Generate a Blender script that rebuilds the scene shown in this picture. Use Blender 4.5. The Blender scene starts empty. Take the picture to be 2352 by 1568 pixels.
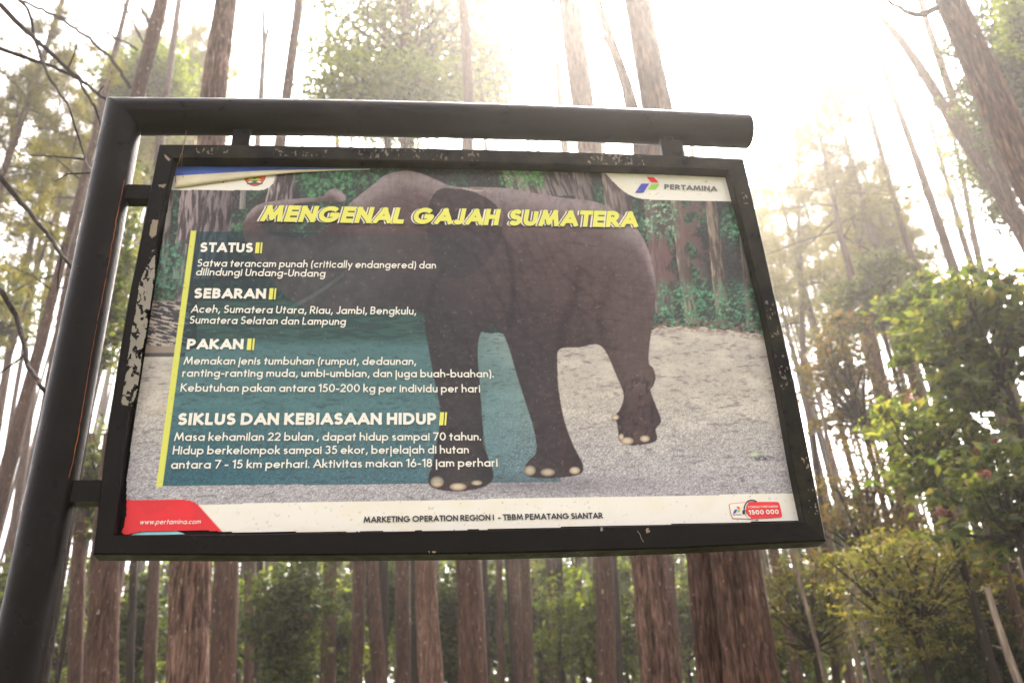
import bpy, math, random
import numpy as np
from mathutils import Vector, Matrix
from mathutils.geometry import delaunay_2d_cdt

# ------------------------------------------------------------------ camera, world, sun, exposure
S = bpy.context.scene
C = S.collection
PITCH, ROLL, FPX, CAMZ = 0.5053, -0.0584, 2200.0, 1.6      # FPX: focal length for a 2352 px wide frame
_f = np.array([0, math.cos(PITCH), math.sin(PITCH)])
_u0 = np.cross(np.array([1., 0, 0]), _f)
_r = np.array([1., 0, 0]) * math.cos(ROLL) + _u0 * math.sin(ROLL)
_u = _u0 * math.cos(ROLL) - np.array([1., 0, 0]) * math.sin(ROLL)
CAM = np.array([0, 0, CAMZ])
cd = bpy.data.cameras.new("camera")
co = bpy.data.objects.new("camera", cd)
C.objects.link(co)
co.matrix_world = Matrix(((_r[0], _u[0], -_f[0], 0), (_r[1], _u[1], -_f[1], 0), (_r[2], _u[2], -_f[2], CAMZ), (0, 0, 0, 1)))
cd.sensor_width = 36.0
cd.lens = 36.0 * FPX / 2352.0
cd.clip_start, cd.clip_end = 0.05, 2000.0
cd.dof.use_dof = True
cd.dof.focus_distance = 2.55
cd.dof.aperture_fstop = 4.2
S.camera = co

SUN_EL, SUN_AZ = math.radians(52), math.radians(14)         # behind the sign, a little to the right
w = bpy.data.worlds.new("World")
S.world = w
w.use_nodes = True
nt = w.node_tree
bg = nt.nodes["Background"]
sky = nt.nodes.new("ShaderNodeTexSky")
sky.sky_type = 'NISHITA'
sky.sun_disc = False
sky.sun_elevation = SUN_EL
sky.sun_rotation = SUN_AZ
sky.air_density, sky.dust_density, sky.ozone_density = 1.0, 6.0, 1.0
hs = nt.nodes.new("ShaderNodeHueSaturation")                 # thin bright overcast: most of the blue is gone
hs.inputs["Saturation"].default_value = 0.22
nt.links.new(sky.outputs[0], hs.inputs["Color"])
wm = nt.nodes.new("ShaderNodeMix")
wm.data_type, wm.blend_type = 'RGBA', 'MULTIPLY'
wm.inputs[0].default_value = 1.0
wm.inputs[7].default_value = (1.0, .945, .925, 1)
nt.links.new(hs.outputs[0], wm.inputs[6])
nt.links.new(wm.outputs[2], bg.inputs[0])
bg.inputs[1].default_value = 0.15
sl = bpy.data.lights.new("sun", 'SUN')
sl.energy, sl.angle, sl.color = 2.5, math.radians(6), (1.0, 0.90, 0.79)
so = bpy.data.objects.new("sun", sl)
C.objects.link(so)
sd = Vector((math.sin(SUN_AZ) * math.cos(SUN_EL), math.cos(SUN_AZ) * math.cos(SUN_EL), math.sin(SUN_EL)))
so.rotation_euler = sd.to_track_quat('Z', 'Y').to_euler()
S.view_settings.view_transform = 'Standard'
S.view_settings.look = 'None'
S.view_settings.gamma = 1.0
S.view_settings.use_curve_mapping = False
S.view_settings.exposure = 2.55
S.cycles.max_bounces = 6
S.cycles.diffuse_bounces = 3
S.cycles.glossy_bounces = 2
S.cycles.transmission_bounces = 3
S.cycles.volume_bounces = 0
S.cycles.transparent_max_bounces = 4

rng = np.random.default_rng(7)
random.seed(7)

# ------------------------------------------------------------------ geometry of the view (pixels of the 2352 px wide photograph)
def ray(px, py):
    return _f + _r * ((px - 1176.0) / FPX) + _u * ((784.0 - py) / FPX)

def at(px, py, Y):
    """the point at distance Y in front of the viewer seen along that direction"""
    d = ray(px, py)
    return CAM + d * (Y / d[1])

def axdepth(p):
    return float((np.asarray(p) - CAM) @ _f)

def proj(P):
    d = P - CAM
    z = d @ _f
    return 1176 + FPX * (d @ _r) / z, 784 - FPX * (d @ _u) / z

# ------------------------------------------------------------------ noise
_T = np.random.default_rng(3).random(65536)
def _h(i, j, k):
    return _T[(i * 73856093 ^ j * 19349663 ^ k * 83492791) & 65535]
def vnoise(x, y, z=0.0):
    x, y, z = np.broadcast_arrays(np.asarray(x, float), np.asarray(y, float), np.asarray(z, float))
    xi, yi, zi = np.floor(x).astype(np.int64), np.floor(y).astype(np.int64), np.floor(z).astype(np.int64)
    fx, fy, fz = x - xi, y - yi, z - zi
    fx, fy, fz = fx * fx * (3 - 2 * fx), fy * fy * (3 - 2 * fy), fz * fz * (3 - 2 * fz)
    def L(k):
        a = _h(xi, yi, k) * (1 - fx) + _h(xi + 1, yi, k) * fx
        b = _h(xi, yi + 1, k) * (1 - fx) + _h(xi + 1, yi + 1, k) * fx
        return a * (1 - fy) + b * fy
    return L(zi) * (1 - fz) + L(zi + 1) * fz
def fbm(x, y, z=0.0, o=4):
    s, a, t = 0.0, 0.5, 0.0
    x, y = np.asarray(x, float), np.asarray(y, float)
    for i in range(o):
        ca, sa, k = math.cos(.45 + .8 * i), math.sin(.45 + .8 * i), 1.93 ** i
        s = s + a * vnoise((x * ca - y * sa) * k + 17.3 * i, (x * sa + y * ca) * k + 5.1 * i, np.asarray(z) * k + 3.7 * i)
        t += a
        a *= 0.5
    return s / t
def sstep(a, b, x):
    t = np.clip((x - a) / (b - a), 0, 1)
    return t * t * (3 - 2 * t)

# ------------------------------------------------------------------ objects
def mesh(name, V, F, mat, parent=None, smooth=False, cols=None, origin=None):
    V = np.asarray(V, np.float32)
    if origin is not None:
        V = V - np.asarray(origin, np.float32)
    m = bpy.data.meshes.new(name)
    if isinstance(F, np.ndarray):
        k = F.shape[1]
        n = len(F)
        m.vertices.add(len(V))
        m.vertices.foreach_set("co", V.ravel())
        m.loops.add(n * k)
        m.loops.foreach_set("vertex_index", F.astype(np.int32).ravel())
        m.polygons.add(n)
        m.polygons.foreach_set("loop_start", np.arange(0, n * k, k, dtype=np.int32))
        m.update(calc_edges=True)
    else:
        m.from_pydata([tuple(map(float, v)) for v in V], [], F)
        m.update()
    if smooth:
        m.polygons.foreach_set("use_smooth", np.ones(len(m.polygons), bool))
    if cols is not None:
        a = m.color_attributes.new("col", 'FLOAT_COLOR', 'POINT')
        a.data.foreach_set("color", np.concatenate([cols, np.ones((len(cols), 1))], 1).astype(np.float32).ravel())
    m.materials.append(mat)
    o = bpy.data.objects.new(name, m)
    C.objects.link(o)
    if parent is not None:
        o.parent = parent
    return o

def mesh_multi(name, pieces, parent=None, smooth=False, origin=None):
    """one mesh made of (vertices, faces, material) pieces"""
    mats, V, F, MI, n_ = [], [], [], [], 0
    for v, f, m in pieces:
        if m not in mats: mats.append(m)
        V.append(np.asarray(v, float))
        for q_ in f:
            F.append([int(i) + n_ for i in q_]); MI.append(mats.index(m))
        n_ += len(v)
    o = mesh(name, np.concatenate(V), F, mats[0], parent, smooth, None, origin)
    for m in mats[1:]: o.data.materials.append(m)
    o.data.polygons.foreach_set("material_index", np.array(MI, np.int32))
    return o

def link(name, me, parent=None, loc=(0, 0, 0), rot=(0, 0, 0), sc=(1, 1, 1)):
    o = bpy.data.objects.new(name, me)
    C.objects.link(o)
    o.parent = parent
    o.location, o.rotation_euler, o.scale = loc, rot, sc
    return o

def thing(name, label, cat, loc=(0, 0, 0), group=None):
    o = bpy.data.objects.new(name, None)
    o.empty_display_size = 0.2
    C.objects.link(o)
    o.location = [float(a) for a in loc]
    tag(o, label, cat, group)
    return o

def tag(o, label=None, cat=None, group=None, kind=None):
    if label: o['label'] = label
    if cat: o['category'] = cat
    if group: o['group'] = group
    if kind: o['kind'] = kind
    return o

# ------------------------------------------------------------------ materials
def mat(name):
    m = bpy.data.materials.new(name)
    m.use_nodes = True
    n = m.node_tree
    return m, n, n.nodes["Principled BSDF"], n.nodes["Material Output"]

def N(n, t, **kw):
    x = n.nodes.new(t)
    for k, v in kw.items():
        if k in x.inputs: x.inputs[k].default_value = v
        else: setattr(x, k, v)
    return x

def ramp(n, src, stops):
    r = n.nodes.new("ShaderNodeValToRGB")
    e = r.color_ramp.elements
    while len(e) < len(stops): e.new(0.5)
    for q, (p, c) in zip(e, stops):
        q.position = p
        q.color = (*c, 1) if len(c) == 3 else c
    n.links.new(src, r.inputs[0])
    return r.outputs[0]

def mixc(n, fac, a, b, mode='MIX'):
    x = n.nodes.new("ShaderNodeMix")
    x.data_type, x.blend_type = 'RGBA', mode
    for s, v in ((x.inputs[0], fac), (x.inputs[6], a), (x.inputs[7], b)):
        if isinstance(v, bpy.types.NodeSocket): n.links.new(v, s)
        elif isinstance(v, (int, float)): s.default_value = v
        else: s.default_value = (*v, 1)
    return x.outputs[2]

def coords(n, scale, kind="Object"):
    tc = n.nodes.new("ShaderNodeTexCoord")
    mp = N(n, "ShaderNodeMapping")
    mp.inputs["Scale"].default_value = scale
    n.links.new(tc.outputs[kind], mp.inputs[0])
    return mp.outputs[0]

def noise(n, vec, scale, detail=5, rough=.6):
    x = N(n, "ShaderNodeTexNoise", Scale=scale, Detail=detail, Roughness=rough)
    n.links.new(vec, x.inputs["Vector"])
    return x.outputs["Fac"]

def bark_material(name, dark, mid, light, scale=1.0, lichen=0.5, cav=False):
    m, n, p, out = mat(name)
    v = coords(n, (1, 1, .12))
    info = n.nodes.new("ShaderNodeObjectInfo")
    add = N(n, "ShaderNodeVectorMath", operation='ADD')
    n.links.new(v, add.inputs[0])
    n.links.new(info.outputs["Location"], add.inputs[1])
    v = add.outputs[0]
    a = noise(n, v, 26 * scale, 6, .62)
    vo = N(n, "ShaderNodeTexVoronoi", Scale=17 * scale, feature='DISTANCE_TO_EDGE')
    wp = N(n, "ShaderNodeTexNoise", Scale=7 * scale, Detail=3)
    n.links.new(v, wp.inputs["Vector"])
    wv = N(n, "ShaderNodeVectorMath", operation='MULTIPLY_ADD')
    n.links.new(wp.outputs["Color"], wv.inputs[0])
    wv.inputs[1].default_value = (.20, .20, .22)
    n.links.new(v, wv.inputs[2])
    n.links.new(wv.outputs[0], vo.inputs["Vector"])
    col = ramp(n, a, [(.30, dark), (.52, mid), (.74, light)])
    crack = ramp(n, vo.outputs["Distance"], [(.0, (0, 0, 0)), (.20, (1, 1, 1))])
    crack = mixc(n, ramp(n, noise(n, v, 5 * scale, 3, .6), [(.38, (0, 0, 0)), (.62, (.75, .75, .75))]), crack, (1, 1, 1))
    col = mixc(n, .75, col, mixc(n, crack, dark, (1, 1, 1)), 'MULTIPLY') if False else mixc(n, crack, dark, col)
    v2 = coords(n, (1, 1, .5))
    li = ramp(n, noise(n, v2, 16 * scale, 3, .5), [(.62 + .1 * (1 - lichen), (0, 0, 0)), (.70 + .1 * (1 - lichen), (1, 1, 1))])
    col = mixc(n, li, col, (.34, .27, .23))
    big = ramp(n, noise(n, coords(n, (1, 1, .4)), 1.3, 3, .5), [(.3, (.72, .70, .66)), (.7, (1.15, 1.1, 1.05))])
    col = mixc(n, 1.0, col, big, 'MULTIPLY')
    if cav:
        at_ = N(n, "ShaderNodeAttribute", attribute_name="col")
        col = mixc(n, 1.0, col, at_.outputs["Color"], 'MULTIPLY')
    n.links.new(col, p.inputs["Base Color"])
    p.inputs["Roughness"].default_value = .92
    p.inputs["Specular IOR Level"].default_value = .15
    b = N(n, "ShaderNodeBump", Strength=.8, Distance=.02)
    n.links.new(mixc(n, .5, a, crack), b.inputs["Height"])
    n.links.new(b.outputs[0], p.inputs["Normal"])
    return m

def leaf_material(name, stops, trans=.5, gloss=.08):
    m, n, p, out = mat(name)
    g = n.nodes.new("ShaderNodeNewGeometry")
    info = n.nodes.new("ShaderNodeObjectInfo")
    col = ramp(n, g.outputs["Random Per Island"], stops)
    hv = N(n, "ShaderNodeHueSaturation")
    mr = N(n, "ShaderNodeMapRange")
    mr.inputs[3].default_value, mr.inputs[4].default_value = .75, 1.25
    n.links.new(info.outputs["Random"], mr.inputs[0])
    n.links.new(mr.outputs[0], hv.inputs["Value"])
    n.links.new(col, hv.inputs["Color"])
    col = hv.outputs[0]
    d = N(n, "ShaderNodeBsdfDiffuse")
    t = N(n, "ShaderNodeBsdfTranslucent")
    n.links.new(col, d.inputs[0])
    tcol = mixc(n, 1.0, col, (1.25, 1.35, .55), 'MULTIPLY')
    n.links.new(tcol, t.inputs[0])
    mx = N(n, "ShaderNodeMixShader")
    mx.inputs[0].default_value = trans
    n.links.new(d.outputs[0], mx.inputs[1])
    n.links.new(t.outputs[0], mx.inputs[2])
    gl = N(n, "ShaderNodeBsdfGlossy", Roughness=.45)
    gl.inputs[0].default_value = (.9, .9, .9, 1)
    m2 = N(n, "ShaderNodeMixShader")
    m2.inputs[0].default_value = gloss
    n.links.new(mx.outputs[0], m2.inputs[1])
    n.links.new(gl.outputs[0], m2.inputs[2])
    n.links.new(m2.outputs[0], out.inputs[0])
    n.nodes.remove(p)
    return m

def flat_material(name, c, rough=.45, var=.08, spec=.4):
    m, n, p, out = mat(name)
    f = ramp(n, noise(n, coords(n, (1, 1, 1)), 14, 5, .6), [(.25, tuple(x * (1 - var) for x in c)), (.75, tuple(min(1, x * (1 + var)) for x in c))])
    n.links.new(f, p.inputs["Base Color"])
    p.inputs["Roughness"].default_value = rough
    p.inputs["Specular IOR Level"].default_value = spec
    return m

def black_paint(name, base=(.0075, .0058, .0052), rough=.33, moss=.0):
    m, n, p, out = mat(name)
    v = coords(n, (1, 1, 1))
    a = noise(n, v, 7, 6, .65)
    col = ramp(n, a, [(.3, tuple(x * .7 for x in base)), (.6, base), (.8, (.016, .014, .012))])
    sp = ramp(n, noise(n, v, 120, 3, .6), [(.70, (0, 0, 0)), (.76, (1, 1, 1))])
    col = mixc(n, sp, col, (.035, .03, .025))
    if moss:
        mm = ramp(n, noise(n, v, 9, 5, .7), [(.55 - moss * .15, (0, 0, 0)), (.75, (1, 1, 1))])
        col = mixc(n, mm, col, (.030, .027, .014))
    pass
    p.inputs["Specular IOR Level"].default_value = .09
    p.inputs["Specular Tint"].default_value = (1, .93, .87, 1)
    n.links.new(col, p.inputs["Base Color"])
    r = ramp(n, noise(n, v, 18, 5, .7), [(.3, (rough - .1,) * 3), (.7, (rough + .16,) * 3)])
    n.links.new(r, p.inputs["Roughness"])
    b = N(n, "ShaderNodeBump", Strength=.22, Distance=.003)
    n.links.new(noise(n, v, 160, 3, .6), b.inputs["Height"])
    n.links.new(b.outputs[0], p.inputs["Normal"])
    return m

BARK_NEAR = bark_material("near_bark", (.030, .016, .012), (.115, .060, .044), (.23, .145, .115), 1.4, .35, cav=True)
BARK_PALE = bark_material("pale_bark", (.055, .031, .024), (.18, .103, .080), (.31, .21, .175), 1.5, .7, cav=True)
BARK_MID = bark_material("mid_bark", (.030, .016, .012), (.098, .053, .039), (.185, .112, .085), 1.5, .7)
BARK_FAR = bark_material("far_bark", (.04, .025, .019), (.105, .063, .046), (.17, .112, .085), .7, .5)
BARK_DARK = bark_material("dark_bark", (.014, .010, .008), (.036, .024, .019), (.065, .045, .036), .9, .2)
BARK_WHITE = bark_material("white_bark", (.12, .09, .072), (.28, .22, .18), (.44, .37, .32), 1.2, .5)
BRANCH = bark_material("branch_bark", (.016, .011, .009), (.034, .024, .019), (.06, .045, .036), 1.4, .2)
LEAF_DARK = leaf_material("dark_leaf", [(0, (.016, .026, .007)), (.45, (.034, .050, .012)), (.8, (.065, .080, .020)), (1, (.11, .11, .03))], .40, .025)
LEAF_MID = leaf_material("mid_leaf", [(0, (.024, .036, .010)), (.4, (.066, .088, .020)), (.8, (.130, .142, .034)), (1, (.22, .18, .055))], .55, .035)
LEAF_WOOD = leaf_material('wood_leaf', [(0, (.020, .024, .008)), (.45, (.042, .056, .014)), (.75, (.085, .105, .02)), (1, (.20, .23, .03))], .5, .0)
LEAF_LIME = leaf_material("lime_leaf", [(0, (.055, .085, .010)), (.5, (.13, .17, .016)), (1, (.22, .23, .026))], .55, .02)
LEAF_RUST = leaf_material("rust_leaf", [(0, (.055, .050, .012)), (.45, (.115, .085, .020)), (.85, (.18, .105, .028)), (1, (.22, .085, .04))], .48, .02)
LEAF_OLIVE = leaf_material('olive_leaf', [(0, (.040, .038, .012)), (.45, (.10, .092, .026)), (.85, (.165, .14, .045)), (1, (.22, .15, .06))], .5, .02)
LEAF_RED = leaf_material("red_leaf", [(0, (.16, .045, .045)), (1, (.26, .09, .085))], .45, .02)
NEEDLE = leaf_material("pine_needle", [(0, (.075, .070, .018)), (.5, (.135, .115, .034)), (1, (.20, .155, .055))], .5, .0)
PAINT = black_paint("black_paint")
PAINT_MOSS = black_paint("mossy_black_paint", moss=1.0)

# ------------------------------------------------------------------ ground, hill
def ground_z(x, y):
    r = np.hypot(x, y - 5)
    return 24 * sstep(48, 150, r) * (y > -40) * sstep(-40, 30, y) - 0.0 * x
gx = np.linspace(-260, 260, 131)
gy = np.linspace(-60, 300, 91)
GX, GY = np.meshgrid(gx, gy)
GZ = ground_z(GX, GY) + .5 * (fbm(GX * .12, GY * .12) - .5) * sstep(6, 20, np.hypot(GX, GY)) - .02
V = np.stack([GX, GY, GZ], -1).reshape(-1, 3)
nx, ny = len(gx), len(gy)
I = np.arange(nx * ny).reshape(ny, nx)
F = np.stack([I[:-1, :-1], I[:-1, 1:], I[1:, 1:], I[1:, :-1]], -1).reshape(-1, 4)
GM, n, p, out = mat("forest_floor")
v = coords(n, (1, 1, 1))
c1 = ramp(n, noise(n, v, .8, 8, .7), [(.3, (.045, .035, .020)), (.5, (.07, .075, .025)), (.7, (.10, .12, .035))])
n.links.new(c1, p.inputs["Base Color"])
p.inputs["Roughness"].default_value = .95
tag(mesh("ground", V, F, GM, smooth=True), kind='structure')

# ------------------------------------------------------------------ tubes and trunks
def frames(P):
    P = np.asarray(P, float)
    T = np.gradient(P, axis=0)
    T /= np.linalg.norm(T, axis=1)[:, None]
    ref = np.array([1., 0, 0]) if abs(T[0][0]) < .8 else np.array([0, 0, 1.])
    A = np.empty_like(P)
    a = ref - T[0] * (ref @ T[0])
    for i in range(len(P)):
        a = a - T[i] * (a @ T[i])
        a /= np.linalg.norm(a)
        A[i] = a
    return T, A, np.cross(T, A)

def tube(P, R, seg, cap=True):
    P = np.asarray(P, float)
    R = np.broadcast_to(np.asarray(R, float), (len(P),))
    T, A, B = frames(P)
    th = np.linspace(0, 2 * np.pi, seg, endpoint=False)
    V = P[:, None] + R[:, None, None] * (np.cos(th)[None, :, None] * A[:, None] + np.sin(th)[None, :, None] * B[:, None])
    k = len(P)
    i = np.arange(k - 1)[:, None] * seg
    j = np.arange(seg)[None]
    F = np.stack([i + j, i + (j + 1) % seg, i + seg + (j + 1) % seg, i + seg + j], -1).reshape(-1, 4)
    return V.reshape(-1, 3), F

class MB:
    def __init__(s): s.V, s.F, s.n = [], [], 0
    def add(s, V, F):
        s.V.append(np.asarray(V, float)); s.F.append(np.asarray(F) + s.n); s.n += len(V)
    def get(s): return np.concatenate(s.V), np.concatenate(s.F)

def resample(P, R, step):
    P, R = np.asarray(P, float), np.asarray(R, float)
    d = np.concatenate([[0], np.cumsum(np.linalg.norm(np.diff(P, axis=0), axis=1))])
    k = max(3, int(d[-1] / step) + 1)
    t = np.linspace(0, d[-1], k)
    return np.stack([np.interp(t, d, P[:, i]) for i in range(3)], 1), np.interp(t, d, R), t

def path3(pts, Y, ground=True, top=None):
    """image-traced stem at distance Y: list of (x, y, width) from the lowest to the highest -> points and radii, run down to the soil"""
    pts = sorted(pts, key=lambda q: -q[1])
    P = [at(x, y, Y) for x, y, _ in pts]
    R = [w_ / 2 * axdepth(p_) / FPX for p_, (_, _, w_) in zip(P, pts)]
    if ground:
        d = P[0] - P[min(1, len(P) - 1)]
        d = d / abs(d[2])
        gz = float(ground_z(np.array(P[0][0]), np.array(Y))) - .25
        h = P[0][2] - gz
        # straighten towards the foot
        P.insert(0, P[0] + np.array([d[0] * .8, 0, -1]) * h)
        R.insert(0, R[0] * (1 + min(.5, .035 * h)))
    if top is not None and top > P[-1][2]:
        d = P[-1] - P[-2]
        d = d / d[2]
        h = top - P[-1][2]
        P.append(P[-1] + np.array([d[0] * .6, d[1], 1]) * h)
        R.append(R[-1] * max(.25, 1 - .045 * h))
    return np.array(P), np.array(R)

def trunk_mesh(P, R, detail, seed):
    """tapered, knobbly trunk; returns V, F, cavity colours"""
    step, seg = {0: (.6, 9), 1: (.28, 16), 2: (.045, 72)}[detail]
    P, R, t = resample(P, R, step)
    q = np.random.default_rng(seed)
    s = q.random() * 100
    wob = np.stack([fbm(t * .35 + s, 3.3) - .5, np.zeros_like(t), np.zeros_like(t)], 1)
    P = P + wob * (R[:, None] * (.9 if detail < 2 else .5))
    T, A, B = frames(P)
    th = np.linspace(0, 2 * np.pi, seg, endpoint=False)
    ct, st = np.cos(th)[None], np.sin(th)[None]
    tt = t[:, None]
    if detail == 2:
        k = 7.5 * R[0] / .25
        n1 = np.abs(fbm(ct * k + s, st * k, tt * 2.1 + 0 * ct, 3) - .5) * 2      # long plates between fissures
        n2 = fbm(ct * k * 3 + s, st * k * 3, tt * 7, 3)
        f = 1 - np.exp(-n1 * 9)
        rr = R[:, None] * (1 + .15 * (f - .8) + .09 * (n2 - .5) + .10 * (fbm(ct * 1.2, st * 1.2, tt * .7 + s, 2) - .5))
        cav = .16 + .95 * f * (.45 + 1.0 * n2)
    else:
        n2 = fbm(ct * 1.6 + s, st * 1.6, tt * 3.0, 3)
        rr = R[:, None] * (1 + .30 * (n2 - .5))
        cav = np.ones_like(rr)
    V = P[:, None] + rr[..., None] * (ct[..., None] * A[:, None] + st[..., None] * B[:, None])
    k = len(P)
    i = np.arange(k - 1)[:, None] * seg
    j = np.arange(seg)[None]
    F = np.stack([i + j, i + (j + 1) % seg, i + seg + (j + 1) % seg, i + seg + j], -1).reshape(-1, 4)
    return V.reshape(-1, 3), F, np.repeat(cav.reshape(-1, 1), 3, 1), P, R

def stubs(b, P, R, q, count, lmin, lmax):
    """broken branch stubs and thin dead twigs on a trunk"""
    for _ in range(count):
        i = q.integers(len(P) // 4, len(P))
        a = q.random() * 2 * np.pi
        L = lmin + (lmax - lmin) * q.random() ** 3
        d = np.array([math.cos(a), math.sin(a) * .8, .25 + .5 * q.random()])
        m = P[i] + d * L * .5 + q.normal(0, .08, 3) * L
        e = P[i] + d * L + np.array([0, 0, .15 * L]) + q.normal(0, .12, 3) * L
        b.add(*tube([P[i], m, e], [max(.006, min(.03, R[i] * .35)), .008 + .004 * L, .004], 5))

# ------------------------------------------------------------------ foliage
def leaves(cent, size, q, up=.35, aspect=.5):
    """one kite-shaped, slightly folded leaf per centre"""
    n_ = len(cent)
    d = q.normal(0, 1, (n_, 3)); d[:, 2] *= .6; d[:, 2] -= .15
    d /= np.linalg.norm(d, axis=1)[:, None]
    nn = q.normal(0, 1, (n_, 3)); nn[:, 2] += up * 3
    sd_ = np.cross(d, nn); sd_ /= np.linalg.norm(sd_, axis=1)[:, None] + 1e-9
    nn = np.cross(sd_, d)
    s = size * (.40 + 1.05 * q.random((n_, 1)) ** 1.6)
    b = cent - d * s * .5
    t = cent + d * s * .5 - nn * s * .06
    l = cent - d * s * .05 + sd_ * s * aspect * .5 + nn * s * .07
    r = cent - d * s * .05 - sd_ * s * aspect * .5 + nn * s * .07
    V = np.stack([b, r, t, l], 1).reshape(-1, 3)
    return V, np.arange(n_ * 4).reshape(-1, 4)

def clump_points(n_cl, per, rad, q, shape=(1, 1, 1), core=.35, spread=.23, flat=.55):
    """leaf positions gathered in clumps through an ellipsoid, with gaps between"""
    d = q.normal(0, 1, (n_cl, 3)); d /= np.linalg.norm(d, axis=1)[:, None]
    r = core + (1 - core) * q.random((n_cl, 1)) ** .6
    lump = .75 + .5 * fbm(d[:, 0] * 2 + 9, d[:, 1] * 2, d[:, 2] * 2, 2)[:, None]
    c = d * r * lump * np.array(shape) * rad
    off = q.normal(0, 1, (n_cl, per, 3)) * np.array([1, 1, flat]) * rad * spread * (.5 + q.random((n_cl, 1, 1)))
    return (c[:, None] + off).reshape(-1, 3), c

def twigs(c, base, q, r0=.02):
    b = MB()
    for p_ in c:
        m = (base * .45 + p_ * .55) + q.normal(0, .08, 3) * np.linalg.norm(p_ - base)
        b.add(*tube([base, m, p_], [r0, r0 * .6, r0 * .25], 5))
    return b

def crown_mesh(name, mat_, n_cl, per, rad, size, seed, shape=(1, 1, 1), up=.35, aspect=.5, core=.35, spread=.23):
    q = np.random.default_rng(seed)
    pts, c = clump_points(n_cl, per, rad, q, shape, core, spread)
    V, F = leaves(pts, size, q, up, aspect)
    m = bpy.data.meshes.new(name)
    o = mesh(name, V, F, mat_)
    me = o.data
    bpy.data.objects.remove(o)
    return me, c

def needle_tufts(pos, dirs, q, per=16, length=.2, width=.011):
    n_ = len(pos)
    d = dirs[:, None] * .75 + q.normal(0, .62, (n_, per, 3))
    d /= np.linalg.norm(d, axis=2)[..., None]
    L = length * (.7 + .6 * q.random((n_, per, 1)))
    sd_ = np.cross(d, q.normal(0, 1, (n_, per, 3))); sd_ /= np.linalg.norm(sd_, axis=2)[..., None] + 1e-9
    b = pos[:, None] + q.normal(0, .05, (n_, per, 3))
    V = np.stack([b - sd_ * width, b + sd_ * width, b + d * L - [0, 0, .02]], 2).reshape(-1, 3)
    return V, np.arange(n_ * per * 3).reshape(-1, 3)

def pine_crown(seed, H, L, nb, bare=.25, per=15, tufts=16):
    """branches with needle tufts round a vertical axis, base at 0, height H: returns needle mesh and branch mesh"""
    q = np.random.default_rng(seed)
    pos, dr, b = [], [], MB()
    for i in range(nb):
        t = (i + q.random()) / nb
        a = i * 2.4 + q.normal(0, .5)
        l = L * (1 - .72 * t ** 1.6) * (.55 + .7 * q.random())
        e = np.array([math.cos(a), math.sin(a), 0])
        z0 = H * t
        rise = .15 + .45 * t + q.normal(0, .12)
        s = np.linspace(0, 1, 6)
        P = np.stack([e[0] * l * s, e[1] * l * s, z0 + l * (rise * s - .28 * s ** 2)], 1) + q.normal(0, .03 * l, (6, 3)) * s[:, None]
        b.add(*tube(P, np.linspace(.028, .006, 6) * (.6 + l * .18), 5))
        for k in range(tufts):
            u_ = bare + (1 - bare) * q.random() ** .8
            p_ = np.array([np.interp(u_, s, P[:, j]) for j in range(3)])
            off = q.normal(0, 1, 3) * np.array([.16, .16, .09]) * l * (.35 + .5 * u_)
            pos.append(p_ + off)
            dd = e * .6 + off / (np.linalg.norm(off) + 1e-6) * .5 + np.array([0, 0, .35])
            dr.append(dd / np.linalg.norm(dd))
    V, F = needle_tufts(np.array(pos), np.array(dr), q, per, .30, .013)
    o = mesh("crown", V, F, NEEDLE); me = o.data; bpy.data.objects.remove(o)
    V, F = b.get()
    o = mesh("branches", V, F, BRANCH, smooth=True); mb = o.data; bpy.data.objects.remove(o)
    return me, mb

PINES = [pine_crown(100 + i, 6.0, 2.1, 30) for i in range(4)]
SPARSE = [pine_crown(120 + i, 6.0, 1.9, 17, .3, 13, 14) for i in range(3)]

def add_crown(root, base, P, z0, z1, kind, rot, width=1.0):
    """hang a crown on the trunk path P between heights z0 and z1 (world)"""
    x0 = [np.interp(z0, P[:, 2], P[:, k]) for k in range(2)]
    x1 = [np.interp(z1, P[:, 2], P[:, k]) for k in range(2)]
    me, mb = kind
    h = (z1 - z0)
    ax = Vector((x1[0] - x0[0], x1[1] - x0[1], h)).normalized()
    qn = Vector((0, 0, 1)).rotation_difference(ax)
    for nm, m_ in (("crown", me), ("branch_whorl", mb)):
        o = link(nm, m_, root)
        o.location = (x0[0] - base[0], x0[1] - base[1], z0 - base[2])
        o.rotation_mode = 'QUATERNION'
        from mathutils import Quaternion
        o.rotation_quaternion = qn @ Quaternion((0, 0, 1), rot)
        o.scale = (width, width, h / 6.0)

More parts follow.
